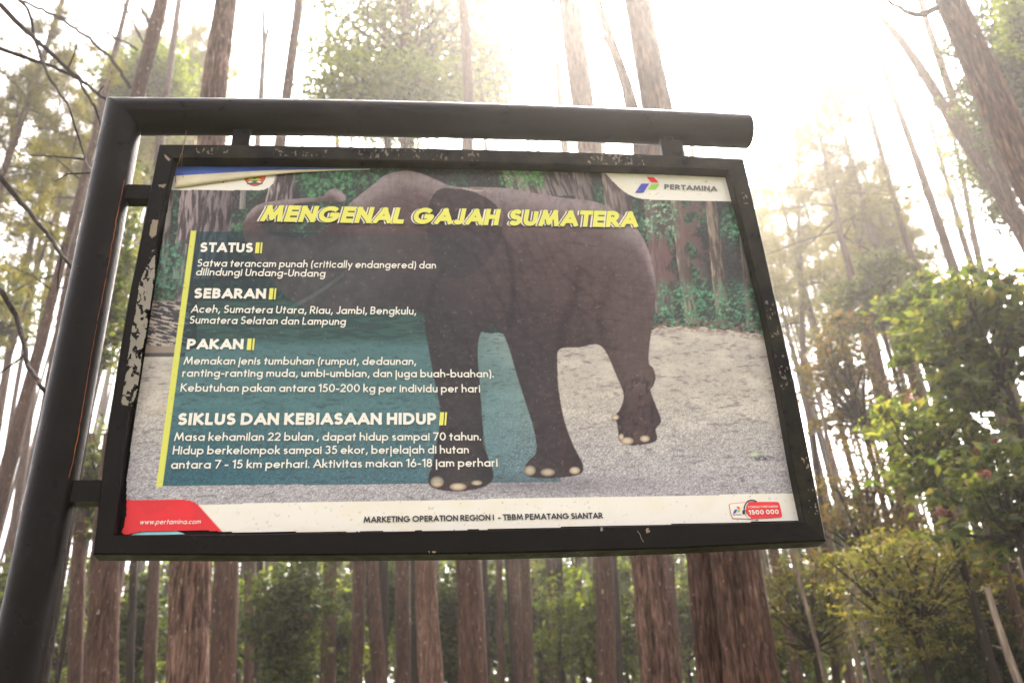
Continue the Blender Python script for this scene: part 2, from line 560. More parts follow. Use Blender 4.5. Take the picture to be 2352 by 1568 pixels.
_tn = [0]
def tree(label, pts, Y, detail=1, m=None, top=None, stub=(0, 0, 0), crown=None, name="pine_tree", group=None, cat="tree", extra=None):
    _tn[0] += 1
    sd_ = 500 + _tn[0]
    P, R = path3(pts, Y, True, top)
    base = P[0].copy()
    root = thing(name, label, cat, base, group)
    V, F, cav, P2, R2 = trunk_mesh(P, R, detail, sd_)
    q = np.random.default_rng(sd_)
    if stub[0]:
        b = MB()
        b.add(V, F)
        stubs(b, P2, R2, q, *stub)
        V, F = b.get()
        cav = np.concatenate([cav, np.full((len(V) - len(cav), 3), .7)])
    mm = m or (BARK_MID if detail else BARK_FAR)
    mesh("trunk", V, F, mm, root, True, cav if mm in (BARK_NEAR, BARK_PALE) else None, base)
    if crown:
        for (ya, yb, kind, wd) in crown:
            xa = np.interp(-ya, [-a[1] for a in sorted(pts, key=lambda q_: -q_[1])], [a[0] for a in sorted(pts, key=lambda q_: -q_[1])])
            z0, z1 = at(xa, ya, Y)[2], at(xa, yb, Y)[2]
            src = PINES if kind == 'p' else SPARSE
            add_crown(root, base, P, z0, z1, src[_tn[0] % len(src)], q.random() * 6.28, wd)
    if extra:
        for bp in extra:                                     # traced boughs: [(x, y, w), ...]
            Pb = np.array([at(x, y, Y + dz) for x, y, w_, dz in bp])
            Rb = np.array([w_ / 2 * axdepth(at(x, y, Y)) / FPX for x, y, w_, dz in bp])
            Pb, Rb, _ = resample(Pb, Rb, .08)
            Pb = Pb + q.normal(0, .008, Pb.shape)
            mesh("branch", *tube(Pb, Rb, 8), BRANCH, root, True, origin=base)
    return root

# ------------------------------------------------------------------ the sign: board plane
BYAW, BC = 0.1278, np.array([-0.1174, 2.2319, 2.8878])
EX = np.array([math.cos(BYAW), math.sin(BYAW), 0.])
EZ = np.array([0, 0, 1.])
EN = np.cross(EX, EZ)                                          # towards the viewer
def brd(px, py, off=0.0):
    """(u, v) on the plane of the board, off metres in front (+) or behind (-) its front"""
    d = ray(px, py)
    o = BC + EN * off
    t = ((o - CAM) @ EN) / (d @ EN)
    p_ = CAM + d * t - o
    return np.array([p_ @ EX, p_ @ EZ])
def b3(uv, off=0.0):
    return BC + EN * off + EX * uv[0] + EZ * uv[1]
def B3(UV, off=0.0):
    UV = np.asarray(UV, float)
    o = np.asarray(off, float)
    return BC + EN * o.reshape(-1, 1) + UV[:, :1] * EX + UV[:, 1:] * EZ

REC = -.035                                                    # the poster lies this far behind the frame's front
cpost = -.03
post_top = brd(284, 268, cpost)
post_foot = b3(brd(127, 1063, cpost), cpost)
SB = np.array([post_foot[0], post_foot[1], 0.0])
sign = thing("information_sign", "black steel information sign with an elephant poster, hung from a bent pipe post", "information sign", SB)

def sub(name, V, F, m, parent, smooth=False, cols=None):
    return mesh(name, V, F, m, parent, smooth, cols, SB)

# post and beam: one bent pipe, mitred at the corner
Rp = 0.0555
corner = b3(post_top, cpost)
foot = np.array([SB[0] , SB[1], -.1])
ue = brd(1700, 302, cpost); um = brd(804, 272, cpost)
bend = b3(ue, cpost)
nseg = 64
def ring(c, a, b, r): 
    th = np.linspace(0, 2 * np.pi, nseg, endpoint=False)
    return c + r * (np.cos(th)[:, None] * a + np.sin(th)[:, None] * b)
up = (corner - foot) / np.linalg.norm(corner - foot)
bd = (bend - corner) / np.linalg.norm(bend - corner)
def pipe(p0, p1, d, mid, r0, r1, mitre_at_end, k=90):
    """straight pipe; the end at the corner is cut along the mitre plane"""
    mn = (up + bd); mn /= np.linalg.norm(mn)                   # mitre plane normal
    a = EN
    b = np.cross(d, a); b /= np.linalg.norm(b)
    rows = []
    for i in range(k + 1):
        t = i / k
        c = p0 * (1 - t) + p1 * t
        if mid is not None: c = c + mid * (4 * t * (1 - t))
        rows.append(ring(c, a, b, r0 + (r1 - r0) * t))
    rows = np.array(rows)
    e = rows[-1] if mitre_at_end else rows[0]
    sft = ((corner - e) @ mn) / (d @ mn)
    tt = np.linspace(0, 1, k + 1)[:, None, None]
    wgt = tt if mitre_at_end else 1 - tt
    rows = rows + d * sft[None, :, None] * wgt ** 3
    i = np.arange(k)[:, None] * nseg
    j = np.arange(nseg)[None]
    F = np.stack([i + j, i + (j + 1) % nseg, i + nseg + (j + 1) % nseg, i + nseg + j], -1).reshape(-1, 4)
    return rows.reshape(-1, 3), F
V, F = pipe(foot, corner, up, None, Rp, Rp, True)
sub("post", V, F, PAINT, sign, True)
um3 = b3(um, cpost)
tt_ = ((um3 - corner) @ bd) / np.linalg.norm(bend - corner)
lin = corner + (bend - corner) * tt_
V, F = pipe(corner, bend + bd * .024, bd, (um3 - lin) / (4 * tt_ * (1 - tt_)), Rp, Rp * .985, False)
beam = sub("beam", V, F, PAINT, sign, True)
# end plate of the beam, slightly domed
th = np.linspace(0, 2 * np.pi, 48, endpoint=False)
cV, b_ = [], np.cross(bd, EN)
for rr, dx in ((1.0, .0), (.93, .004), (.6, .007)):
    cV.append(bend + bd * (.0242 + dx) + Rp * .985 * rr * (np.cos(th)[:, None] * EN + np.sin(th)[:, None] * b_))
cV = np.concatenate(cV + [(bend + bd * .032)[None]])
cF = [[r * 48 + j, r * 48 + (j + 1) % 48, (r + 1) * 48 + (j + 1) % 48, (r + 1) * 48 + j] for r in range(2) for j in range(48)]
cF += [[96 + j, 96 + (j + 1) % 48, 144] for j in range(48)]
sub("end_cap", cV, cF, PAINT, beam, True)

# rails of the frame, traced on the front plane, mitred where they meet
def pl(pts, off=0.0): return [brd(x, y, off) for x, y in pts]
OUT = {
 'top': [(365, 331), (571, 332), (804, 336), (1152, 343), (1326, 348), (1592, 358), (1708, 364)],
 'right': [(1708, 364), (1745, 523), (1791, 726), (1830, 900), (1863, 1063), (1898, 1241)],
 'bottom': [(1898, 1241), (1551, 1258), (1150, 1270), (747, 1274), (564, 1274), (212, 1272)],
 'left': [(212, 1272), (240, 1032), (266, 860), (294, 690), (327, 524), (365, 331)]}
INN = {
 'top': [(400, 363), (590, 364), (804, 367), (1152, 374), (1361, 380), (1560, 386), (1673, 391)],
 'right': [(1673, 391), (1710, 530), (1755, 716), (1790, 893), (1820, 1063), (1848, 1196)],
 'bottom': [(1848, 1196), (1550, 1203), (1150, 1215), (747, 1221), (564, 1225), (262, 1227)],
 'left': [(262, 1227), (283, 1032), (308, 862), (334, 692), (363, 524), (400, 363)]}
def rail(key, m):
    A, Bn = np.array(pl(OUT[key])), np.array(pl(INN[key]))
    t = np.linspace(0, 1, 41)
    def rs(Q):
        d = np.concatenate([[0], np.cumsum(np.linalg.norm(np.diff(Q, axis=0), axis=1))]); d /= d[-1]
        return np.stack([np.interp(t, d, Q[:, k]) for k in range(2)], 1)
    A, Bn = rs(A), rs(Bn)
    dep = .052
    bev = .0035
    # profile around the section: outer back, outer front (bevel), inner front (bevel), inner back
    prof = [(0, -dep), (0, -bev), (bev, 0), (1, 0), (2, -bev), (2, -dep)]
    rows = []
    wv = Bn - A
    wl = np.linalg.norm(wv, axis=1)[:, None]
    wn = wv / wl
    for k, z in prof:
        q = A if k == 0 else (A + wn * bev if k == bev else (Bn - wn * bev if k == 1 else Bn))
        rows.append(B3(q, np.full(len(q), z)))
    V = np.stack(rows, 1)
    s = len(prof)
    i = np.arange(40)[:, None] * s
    j = np.arange(s)[None]
    F = np.stack([i + j, i + s + j, i + s + (j + 1) % s, i + (j + 1) % s], -1).reshape(-1, 4)
    return V.reshape(-1, 3), F
rails = {}
for k in OUT:
    V, F = rail(k, PAINT_MOSS if k in ('top', 'right') else PAINT)
    rails[k] = [(V, F, PAINT_MOSS if k in ('top', 'right') else PAINT)]

# short flat bars that carry the frame
def bar(px0, py0, px1, py1, off0=-.012, dep=.038, ext=(0, 0, 0, 0)):
    q = [brd(px0, py0, off0), brd(px1, py0, off0), brd(px1, py1, off0), brd(px0, py1, off0)]
    u0, u1 = (q[0][0] + q[3][0]) / 2 - ext[0], (q[1][0] + q[2][0]) / 2 + ext[1]
    v1, v0 = (q[0][1] + q[1][1]) / 2 + ext[2], (q[2][1] + q[3][1]) / 2 - ext[3]
    c = [(u0, v0), (u1, v0), (u1, v1), (u0, v1)]
    V = np.concatenate([B3(c, np.full(4, off0)), B3(c, np.full(4, off0 - dep))])
    return V, [[0, 1, 2, 3], [7, 6, 5, 4], [0, 4, 5, 1], [1, 5, 6, 2], [2, 6, 7, 3], [3, 7, 4, 0]]
for a in ((287, 424, 350, 456, -.012, .038, (.02, 0, 0, 0)), (162, 1102, 238, 1151, -.012, .038, (.02, 0, 0, 0)),
          (533, 288, 574, 345, -.020, .026, (0, 0, .0, 0)), (1520, 318, 1568, 366, -.020, .026, (0, 0, .0, 0))):
    V, F = bar(*a)
    br = sub("bracket", V, F, PAINT, sign)
    c_ = (B3([(0, 0)], [0])[0] * 0 + V[[0, 1, 2, 3, 0]]) if False else V[[0, 3]] if a[1] > 400 else V[[3, 2]]
    Pw, Rw, tw_ = resample(c_ + EN * .002, [.004, .004], .003)
    sub("weld", *tube(Pw + rng.normal(0, .0012, Pw.shape), .0032 + .0022 * rng.random(len(Pw)), 7), PAINT, br, True)

# bare patches where the paint has come off, and streaks: thin ragged flakes on the rails
def ragged(region, cell, off, thr, seed, scale):
    poly = np.array(pl(region, off))
    lo, hi = poly.min(0), poly.max(0)
    xs, ys = np.arange(lo[0], hi[0] + cell, cell), np.arange(lo[1], hi[1] + cell, cell)
    X, Y = np.meshgrid(xs, ys)
    jx = X + (fbm(X * 300, Y * 300, seed, 2) - .5) * cell
    jy = Y + (fbm(X * 300, Y * 300, seed + 9, 2) - .5) * cell
    ins = inside(X + cell / 2, Y + cell / 2, poly)
    nz = fbm((X + cell / 2) * scale, (Y + cell / 2) * scale * .6, seed, 4)
    keep = ins & (nz > thr)
    I = np.arange(X.size).reshape(X.shape)
    k = np.argwhere(keep[:-1, :-1])
    F = np.array([[I[a, b], I[a, b + 1], I[a + 1, b + 1], I[a + 1, b]] for a, b in k])
    if len(F) == 0: return None
    us, inv = np.unique(F, return_inverse=True)
    V = B3(np.stack([jx.ravel()[us], jy.ravel()[us]], 1), np.full(len(us), off))
    return V, inv.reshape(F.shape)

def inside(X, Y, poly):
    r = np.zeros(X.shape, bool)
    n_ = len(poly)
    for i in range(n_):
        x0, y0 = poly[i]; x1, y1 = poly[(i + 1) % n_]
        if y0 == y1: continue
        c = (y0 > Y) != (y1 > Y)
        r ^= c & (X < (x1 - x0) * (Y - y0) / (y1 - y0) + x0)
    return r

BARE = flat_material("bare_primer", (.24, .18, .125), .8, .2)
BAREG = flat_material("bare_grey", (.23, .20, .165), .8, .2)
BAREM = flat_material('worn_paint', (.13, .105, .075), .8, .3)
RUST = flat_material("rust", (.24, .065, .018), .9, .4)
patches = [('left', [(350, 574), (357, 573), (355, 640), (345, 700), (336, 760), (328, 800), (322, 850), (313, 905), (303, 933), (278, 928), (280, 910), (286, 880), (291, 845), (297, 800), (302, 760), (311, 720), (315, 690), (320, 650), (330, 625), (341, 600)], .0016, .40, 5, 120, BAREG),
           ('left', [(351, 504), (364, 506), (358, 540), (349, 547), (343, 540), (346, 520)], .0018, .34, 8, 60, BARE),
           ('left', [(377, 354), (392, 366), (388, 371), (379, 362)], .0018, .38, 2, 60, BARE),
           ('left', [(364, 424), (382, 423), (378, 431), (366, 431)], .0018, .38, 3, 60, BARE),
           ('top', [(450, 339), (525, 341), (523, 351), (500, 356), (452, 352)], .0014, .63, 4, 150, BAREM),
           ('top', [(610, 341), (760, 344), (760, 360), (610, 358)], .0014, .68, 6, 150, BAREM),
           ('top', [(805, 340), (1100, 348), (1100, 370), (805, 364)], .0014, .67, 7, 140, BAREM),
           ('top', [(1350, 352), (1480, 358), (1480, 381), (1350, 376)], .0014, .66, 9, 140, BAREM),
           ('right', [(1756, 690), (1775, 690), (1792, 770), (1772, 775)], .0014, .66, 11, 160, BAREM),
           ('right', [(1770, 815), (1800, 815), (1822, 890), (1795, 895)], .0014, .69, 12, 170, BAREM),
           ('right', [(1704, 442), (1714, 442), (1719, 468), (1709, 468)], .0016, .50, 13, 100, BAREM),
           ('right', [(1832, 1040), (1854, 1050), (1886, 1190), (1858, 1180)], .0014, .73, 14, 190, BARE),
           ('bottom', [(1483, 1213), (1491, 1212), (1493, 1221), (1485, 1224)], .0016, .40, 15, 90, BARE),
           ('bottom', [(1378, 1210), (1384, 1210), (1384, 1219), (1379, 1219)], .0016, .40, 16, 90, BAREG),
           ('bottom', [(984, 1264), (1002, 1264), (999, 1269), (986, 1269)], .0016, .40, 17, 90, BARE)]
for key, poly, cell, thr, sd_, sc, m in patches:
    g = ragged(poly, cell, .0006, thr, sd_, sc)
    if g: rails[key].append((g[0], g[1], m))
for k in rails: mesh_multi("frame_rail", rails[k], sign, False, SB)

# dry strands caught on the frame
def strand(name, label, cat, pts, r, m):
    P = np.array([b3(brd(x, y, o), o) for x, y, o in pts])
    P, _, _ = resample(P, [r] * len(P), .006)
    P = P + rng.normal(0, .0006, P.shape)
    tag(mesh(name, *tube(P, r, 6), m, None, True), label, cat)
DRY = flat_material("dry_stalk", (.15, .085, .05), .9, .3)
strand("dry_vine", "thin dry vine dangling over the frame's upper left corner", "vine", [(428, 300, .004), (424, 322, .006), (420, 345, .004), (412, 368, .004), (405, 388, -.010), (402, 402, -.018), (404, 420, -.02)], .0011, DRY)
strand("dry_vine", "shorter frayed vine end inside the frame's upper left corner", "vine", [(419, 352, .005), (417, 372, .0), (418, 392, -.016), (421, 408, -.022)], .0007, DRY)
strand("pine_needle", "single dry pine needle stuck on the frame's lower rail", "pine needle", [(1464, 1217, .002), (1470, 1228, .0025), (1478, 1244, .002)], .0008, BARE)

# rust line that runs down the weld of the post
pts = []
for px, py in ((286, 414), (278, 452), (265, 517), (244, 639), (223, 743), (202, 865), (181, 987), (169, 1050), (158, 1098)):
    d = ray(px, py)
    # hit the post's surface: closest approach pushed to radius
    o = CAM
    a = d - up * (d @ up); bq = (o - foot) - up * ((o - foot) @ up)
    A_, B_, C_ = a @ a, 2 * a @ bq, bq @ bq - (Rp + .0004) ** 2
    disc = B_ * B_ - 4 * A_ * C_
    if disc > 0: pts.append(o + d * ((-B_ - math.sqrt(disc)) / (2 * A_)))
if len(pts) > 2:
    P, R, t = resample(pts, [.0022] * len(pts), .02)
    P = P + rng.normal(0, .0009, P.shape)
    R = .0005 + .0014 * np.clip(fbm(t * 9, 1.0) - .35, 0, 1) * 2
    sub("rust_streak", *tube(P, R, 6), RUST, [o for o in sign.children if o.name == "post"][0], True)

# ------------------------------------------------------------------ the poster's printed picture
def srgb(c):
    c = np.asarray(c, float) / 255.0
    return np.where(c <= .04045, c / 12.92, ((c + .055) / 1.055) ** 2.4)
def crom(pts, k=6, closed=True):
    P = np.array(pts, float); n_ = len(P); o = []
    for i in range(n_ if closed else n_ - 1):
        a, b, c, d = (P[(i + j) % n_] if closed else P[min(max(i + j, 0), n_ - 1)] for j in (-1, 0, 1, 2))
        for q in range(k):
            t = q / k
            o.append(.5 * (2 * b + (c - a) * t + (2 * a - 5 * b + 4 * c - d) * t * t + (3 * b - a - 3 * c + d) * t ** 3))
    return np.array(o)

pu = [brd(x, y, REC) for x, y in ((372, 372), (1700, 372), (1850, 1225), (258, 1240))]
u0, u1 = min(q[0] for q in pu) , max(q[0] for q in pu)
v0, v1 = min(q[1] for q in pu), max(q[1] for q in pu)
NU, NV = 820, 520
us, vs = np.linspace(u0, u1, NU), np.linspace(v0, v1, NV)
U, W_ = np.meshgrid(us, vs)
PW = B3(np.stack([U.ravel(), W_.ravel()], 1), np.full(U.size, REC))
X, Y = proj(PW)
X, Y = X.reshape(U.shape), Y.reshape(U.shape)

def lerp(a, b, t):
    t = np.asarray(t)[..., None]
    return a * (1 - t) + np.asarray(b, float) * t
def c3(*c): return np.array(c, float)

# forest floor of the printed photograph
nz1, nz2, nz3 = fbm(X * .02, Y * .05, 1, 4), fbm(X * .11, Y * .22, 2, 3), fbm(X * .35, Y * .5, 3, 2)
col = np.zeros(X.shape + (3,))
ground = lerp(np.broadcast_to(c3(184, 174, 165), col.shape), c3(150, 140, 135), sstep(.52, .85, nz2) * .7)
ground = lerp(ground, c3(214, 203, 190), sstep(.48, .75, nz1) * .55)
ground = lerp(ground, c3(156, 152, 164), sstep(880, 1130, Y) * .65)
grit = sstep(830, 1050, Y)
ground = ground + ((vnoise(X * .36, Y * .62, 5) - .5) * 62 + (vnoise(X * .9, Y * 1.1, 6) - .5) * 86)[..., None] * (.22 + .68 * grit[..., None])
ground = lerp(ground, c3(96, 86, 88), sstep(.62, .80, fbm(X * .05, Y * .19, 8, 4)) * .5)
# forest behind
tex = fbm(X * .06, Y * .06, 11, 4)
leafn = fbm(X * .16, Y * .17, 12, 3)
spk = vnoise(X * .30, Y * .34, 14) * .6 + vnoise(X * .7, Y * .8, 15) * .4          # leaf-sized speckle
def greens(img, reg, a=(44, 68, 54), b=(92, 128, 94)):
    reg = np.clip(reg, 0, 1)
    img = lerp(img, c3(*a) * .92, reg * .8 * sstep(.2, .6, leafn))
    img = lerp(img, (c3(*a) + c3(*b)) / 2, reg * sstep(.40, .62, leafn) * .7)
    return lerp(img, c3(*b), reg * sstep(.48, .70, fbm(X * .24, Y * .20, 17, 2)) * sstep(.38, .66, leafn) * .8)
forest = lerp(np.broadcast_to(c3(38, 43, 40), col.shape), c3(70, 60, 60), tex)
forest = forest + ((vnoise(X * .5, Y * .35, 16) - .5) * 44)[..., None] * (.3 + tex[..., None])
forest = greens(forest, sstep(.42, .62, fbm(X * .016, Y * .018, 13, 3)))
def ptrunk(img, x0, y0, x1, y1, w0, w1, ca, cb, seed):
    t = (Y - y0) / (y1 - y0)
    cx = x0 + (x1 - x0) * t + 4 * (fbm(Y * .03, seed) - .5)
    ww = (w0 + (w1 - w0) * t) / 2 * (1 + .15 * (fbm(Y * .06, seed + 4.) - .5))
    a = np.clip((ww - np.abs(X - cx)) / 1.5, 0, 1) * ((t >= 0) & (t <= 1))
    st = fbm((X - cx) * .22, Y * .035, seed, 4)
    sh = .72 + .5 * np.clip(.5 - (X - cx) / (2 * ww + 1e-6) * .9, 0, 1)
    return lerp(img, lerp(np.broadcast_to(c3(*ca), col.shape), c3(*cb), sstep(.35, .68, st)) * sh[..., None], a)
for a in ((475, 430, 462, 640, 118, 132, (62, 52, 54), (142, 126, 128), 21), (398, 400, 372, 660, 14, 18, (80, 70, 70), (150, 140, 138), 22),
          (650, 395, 640, 480, 60, 66, (70, 60, 60), (160, 145, 146), 23), (560, 430, 556, 480, 14, 16, (80, 76, 74), (140, 135, 130), 24),
          (440, 560, 420, 700, 34, 38, (66, 58, 60), (128, 114, 112), 29),
          (1225, 385, 1250, 450, 150, 170, (78, 66, 66), (150, 134, 132), 25), (1330, 385, 1350, 480, 44, 50, (74, 64, 62), (128, 114, 110), 26),
          (1410, 396, 1430, 520, 60, 64, (84, 70, 70), (130, 114, 110), 27), (1552, 460, 1590, 742, 26, 34, (92, 80, 74), (150, 134, 118), 30),
          (1632, 455, 1662, 748, 26, 36, (78, 66, 60), (138, 122, 108), 31), (1500, 455, 1530, 720, 46, 52, (92, 72, 72), (122, 98, 96), 32),
          (1700, 470, 1722, 750, 14, 18, (80, 68, 66), (120, 106, 100), 33)):
    forest = ptrunk(forest, *a)
# reddish dead leaves at right, ferns at both sides, a heap of sticks at left
forest = lerp(forest, c3(112, 84, 82), sstep(.40, .62, fbm(X * .05, Y * .05, 34, 3)) * sstep(1490, 1530, X) * (1 - sstep(1590, 1640, X)) * (1 - sstep(640, 690, Y)) * .8)
fern = fbm(X * .10, Y * .30 + X * .05, 36, 3)
G1, G2 = (58, 104, 82), (118, 176, 134)
fern2 = sstep(.42, .62, fern)
forest = greens(forest, sstep(1500, 1520, X) * sstep(630, 672, Y) * (.35 + .65 * fern2), G1, G2)
forest = greens(forest, sstep(1655, 1690, X) * (1 - sstep(545, 580, Y)) * (.4 + .6 * fern2), G1, G2)
forest = greens(forest, (1 - sstep(410, 440, X)) * sstep(540, 575, Y) * (1 - sstep(650, 680, Y)) * (.4 + .6 * fern2), G1, (112, 170, 136))
forest = greens(forest, sstep(690, 720, X) * (1 - sstep(800, 830, X)) * (1 - sstep(440, 470, Y)), (50, 92, 64), (96, 156, 98))
forest = greens(forest, sstep(1140, 1160, X) * (1 - sstep(1240, 1260, X)) * (1 - sstep(420, 440, Y)), (60, 100, 62), (124, 176, 104))
forest = greens(forest, sstep(1470, 1490, X) * (1 - sstep(1545, 1565, X)) * sstep(452, 462, Y) * (1 - sstep(520, 560, Y)), (60, 84, 66), (172, 200, 166))
hor = np.interp(X, [300, 420, 700, 1000, 1290, 1480, 1520, 1620, 1760], [812, 808, 745, 750, 780, 762, 748, 752, 768]) + 10 * (fbm(X * .06, 2.) - .5)
col = lerp(forest, 0, 0 * X)
col = lerp(col, ground, sstep(-3, 6, Y - hor)) if False else np.where((Y > hor)[..., None], ground, forest)
lit = sstep(.42, .6, fbm(X * .14, Y * .3, 41, 3)) * np.clip(1 - np.abs(Y - hor + 4) / 22, 0, 1) * (X > 1440)
col = lerp(col, c3(128, 98, 86), lit)
stick = fbm(X * .05 + Y * .06, Y * .34 - X * .10, 44, 3)
heap = (1 - sstep(425, 445, X)) * sstep(682, 700, Y) * (1 - sstep(800, 812, Y))
col = lerp(col, lerp(np.broadcast_to(c3(56, 50, 58), col.shape), c3(186, 170, 156), sstep(.46, .62, stick)), heap)
col = lerp(col, c3(148, 132, 120), (np.abs(Y - 803 - .03 * (X - 380)) < 9) * (X < 425) * 1.0)
col = lerp(col, c3(52, 46, 48), (np.abs(Y - 815) < 4) * (X < 425) * .8)
for sx, sy, sr in ((356, 944, 9), (372, 940, 13), (340, 946, 7)):
    col = lerp(col, c3(192, 172, 150), np.clip(1.5 - np.hypot((X - sx) / sr, (Y - sy) / (sr * .6)) * 1.5, 0, 1))
col = lerp(col, c3(60, 62, 74), np.clip(1.2 - np.hypot((X - 1752) / 34, (Y - 1052) / 7), 0, 1) * sstep(.4, .5, nz3))
col = lerp(col, c3(190, 200, 160), np.clip(1.5 - np.hypot((X - 1733) / 15, (Y - 1043) / 6) * 1.4, 0, 1))
# a field of grass in the shade behind the panel
gr = (X > 452) * (X < 985) * (Y > 690) * (Y < 800)
col = lerp(col, lerp(np.broadcast_to(c3(92, 92, 82), col.shape), c3(124, 128, 104), sstep(.4, .65, fbm(X * .04, Y * .24, 47, 4))), gr * (1 - sstep(770, 800, Y)))

# the elephant
BODY = [(804, 466), (821, 452), (856, 424), (885, 402), (925, 392), (960, 396), (1000, 412), (1040, 428), (1100, 430), (1160, 432), (1220, 442), (1300, 455), (1365, 463), (1410, 483), (1450, 510),
        (1476, 545), (1494, 590), (1506, 650), (1502, 720), (1492, 790), (1490, 832), (1500, 845), (1506, 866), (1500, 886), (1494, 896), (1504, 925), (1514, 950), (1518, 970), (1506, 985), (1509, 1008), (1492, 1018),
        (1450, 1022), (1424, 1014), (1420, 990), (1416, 968), (1405, 962), (1420, 946), (1430, 925), (1432, 902), (1416, 862), (1398, 820), (1384, 798), (1366, 790), (1330, 797), (1286, 801), (1280, 830), (1284, 900), (1296, 965), (1316, 1020), (1337, 1062),
        (1338, 1082), (1318, 1092), (1262, 1098), (1216, 1094), (1204, 1080), (1214, 1058), (1232, 1036), (1226, 985), (1206, 920), (1184, 850), (1166, 790), (1150, 760), (1124, 750), (1104, 765), (1097, 810), (1103, 890), (1108, 970), (1118, 1040),
        (1133, 1085), (1126, 1108), (1095, 1122), (1040, 1128), (992, 1118), (984, 1096), (994, 1060), (1006, 1000), (1012, 950), (1000, 885), (986, 810), (976, 755), (968, 718), (900, 705), (830, 716), (740, 716), (668, 690), (622, 640), (578, 580), (557, 528),
        (572, 488), (603, 467), (677, 457), (738, 452), (752, 440), (768, 433), (786, 442), (795, 456), (783, 464), (743, 463), (677, 468), (630, 477), (602, 500), (600, 520), (628, 540), (690, 545), (740, 530), (775, 500)]
bp = crom(BODY, 4)
bin_ = inside(X, Y, bp)
# soft edge by sampling the outline on shifted copies
soft = sum(inside(X + dx, Y + dy, bp).astype(float) for dx, dy in ((-.8, 0), (.8, 0), (0, -.8), (0, .8))) * .2 + bin_ * .2
topy = np.interp(X, [555, 600, 680, 760, 804, 856, 925, 1000, 1100, 1220, 1300, 1410, 1450, 1480, 1510], [500, 466, 456, 434, 466, 424, 392, 412, 430, 442, 455, 483, 510, 550, 640])
dd = (Y - topy) * (1 + 1.8 * (1 - sstep(780, 840, X)))
wr = fbm(X * .05, Y * .16, 51, 4)
skin = lerp(np.broadcast_to(c3(178, 164, 170), col.shape), c3(110, 90, 90), sstep(2, 70, dd))
skin = lerp(skin, c3(88, 67, 65), sstep(75, 160, dd))
skin = lerp(skin, c3(68, 50, 49), sstep(170, 330, dd) * (1 - .6 * sstep(1300, 1420, X)))
skin = lerp(skin, c3(104, 86, 82), sstep(1330, 1430, X) * sstep(90, 170, dd) * (1 - sstep(880, 930, Y)) * .8)
skin = lerp(skin, c3(160, 152, 158), np.clip(1 - np.hypot((X - 1440) / 60, (Y - 535) / 38), 0, 1) * .7)
skin = lerp(skin, c3(112, 92, 90), np.clip(1.2 - np.hypot((X - 850) / 90, (Y - 590) / 90), 0, 1) * .5)
ear = inside(X, Y, crom([(1004, 438), (1050, 434), (1096, 444), (1136, 468), (1152, 500), (1150, 545), (1120, 600), (1060, 640), (1010, 620), (985, 560), (980, 490)], 4))
skin = lerp(skin, c3(66, 52, 53), ear * .85)
eare = np.abs(np.hypot((X - 1060) / 92, (Y - 500) / 72) - 1) < .05
skin = lerp(skin, c3(150, 138, 142), eare * (X > 1040) * (Y < 520) * .6)
skin = lerp(skin, c3(44, 34, 34), sstep(.52, .72, fbm(X * .16, Y * .07, 53, 3)) * (.10 + .6 * sstep(1370, 1430, X) * sstep(850, 900, Y)))
skin = lerp(skin, c3(140, 118, 112), sstep(.55, .75, fbm(X * .10, Y * .12, 54, 3)) * .16)
# folds of the hide: curved wrinkles over haunch, flank and shoulder
for cx, cy, k, wgt in ((1500, 420, .075, 9), (1120, 300, .06, 6), (900, 820, .085, 7)):
    rr_ = np.hypot(X - cx, (Y - cy) * .9) + 26 * (fbm(X * .02, Y * .02, 56, 3) - .5)
    skin = skin - (wgt * sstep(.55, 1.0, np.sin(rr_ * k * 2.2)) * sstep(.35, .65, fbm(X * .012, Y * .012, 57, 2)))[..., None]
for ln, dk, wd_ in (([(1150, 540), (1172, 600), (1180, 680), (1172, 752)], 26, 5), ([(1285, 800), (1296, 740), (1318, 690), (1330, 620)], 22, 6), ([(1395, 800), (1380, 740), (1388, 680), (1410, 620)], 16, 7),
                    ([(985, 700), (1000, 650), (1020, 620)], 18, 5), ([(1010, 1000), (1040, 985), (1075, 990)], 12, 4), ([(1230, 985), (1258, 975), (1290, 985)], 12, 4), ([(1440, 880), (1462, 872), (1490, 880)], 14, 4)):
    cl_ = crom(ln, 8, False)
    dmin = np.full(X.shape, 1e9)
    for px_, py_ in cl_: dmin = np.minimum(dmin, np.hypot(X - px_, Y - py_))
    skin = skin - (dk * np.exp(-(dmin / (wd_ * 1.6)) ** 2))[..., None]
skin = skin + ((wr - .5) * 22 + (vnoise(X * .6, Y * .6, 55) - .5) * 14)[..., None]
skin = skin * c3(.82, .79, .78)
legs = sstep(800, 900, Y)
for cx, hw in ((1052, 62), (1256, 72), (1466, 52)):
    sh = np.clip(1 - ((X - cx) / hw) ** 2, 0, 1)
    skin = lerp(skin, skin * (.74 + .36 * sh[..., None]), legs * (np.abs(X - cx) < hw * 1.6))
for lx, ly, lw in ((1412, 735, 40), (1290, 770, 30), (1330, 560, 60), (1200, 640, 60)):
    skin = lerp(skin, c3(48, 38, 38), np.clip(1.1 - np.hypot((X - lx) / lw, (Y - ly - (X - lx) * .15) / 2.4), 0, 1) * .6)
shadow = np.clip(1.15 - np.hypot((X - 1240) / 300, (Y - 1112) / 26), 0, 1)
col = lerp(col, c3(96, 90, 98), shadow * .45)
col = lerp(col, skin, soft)
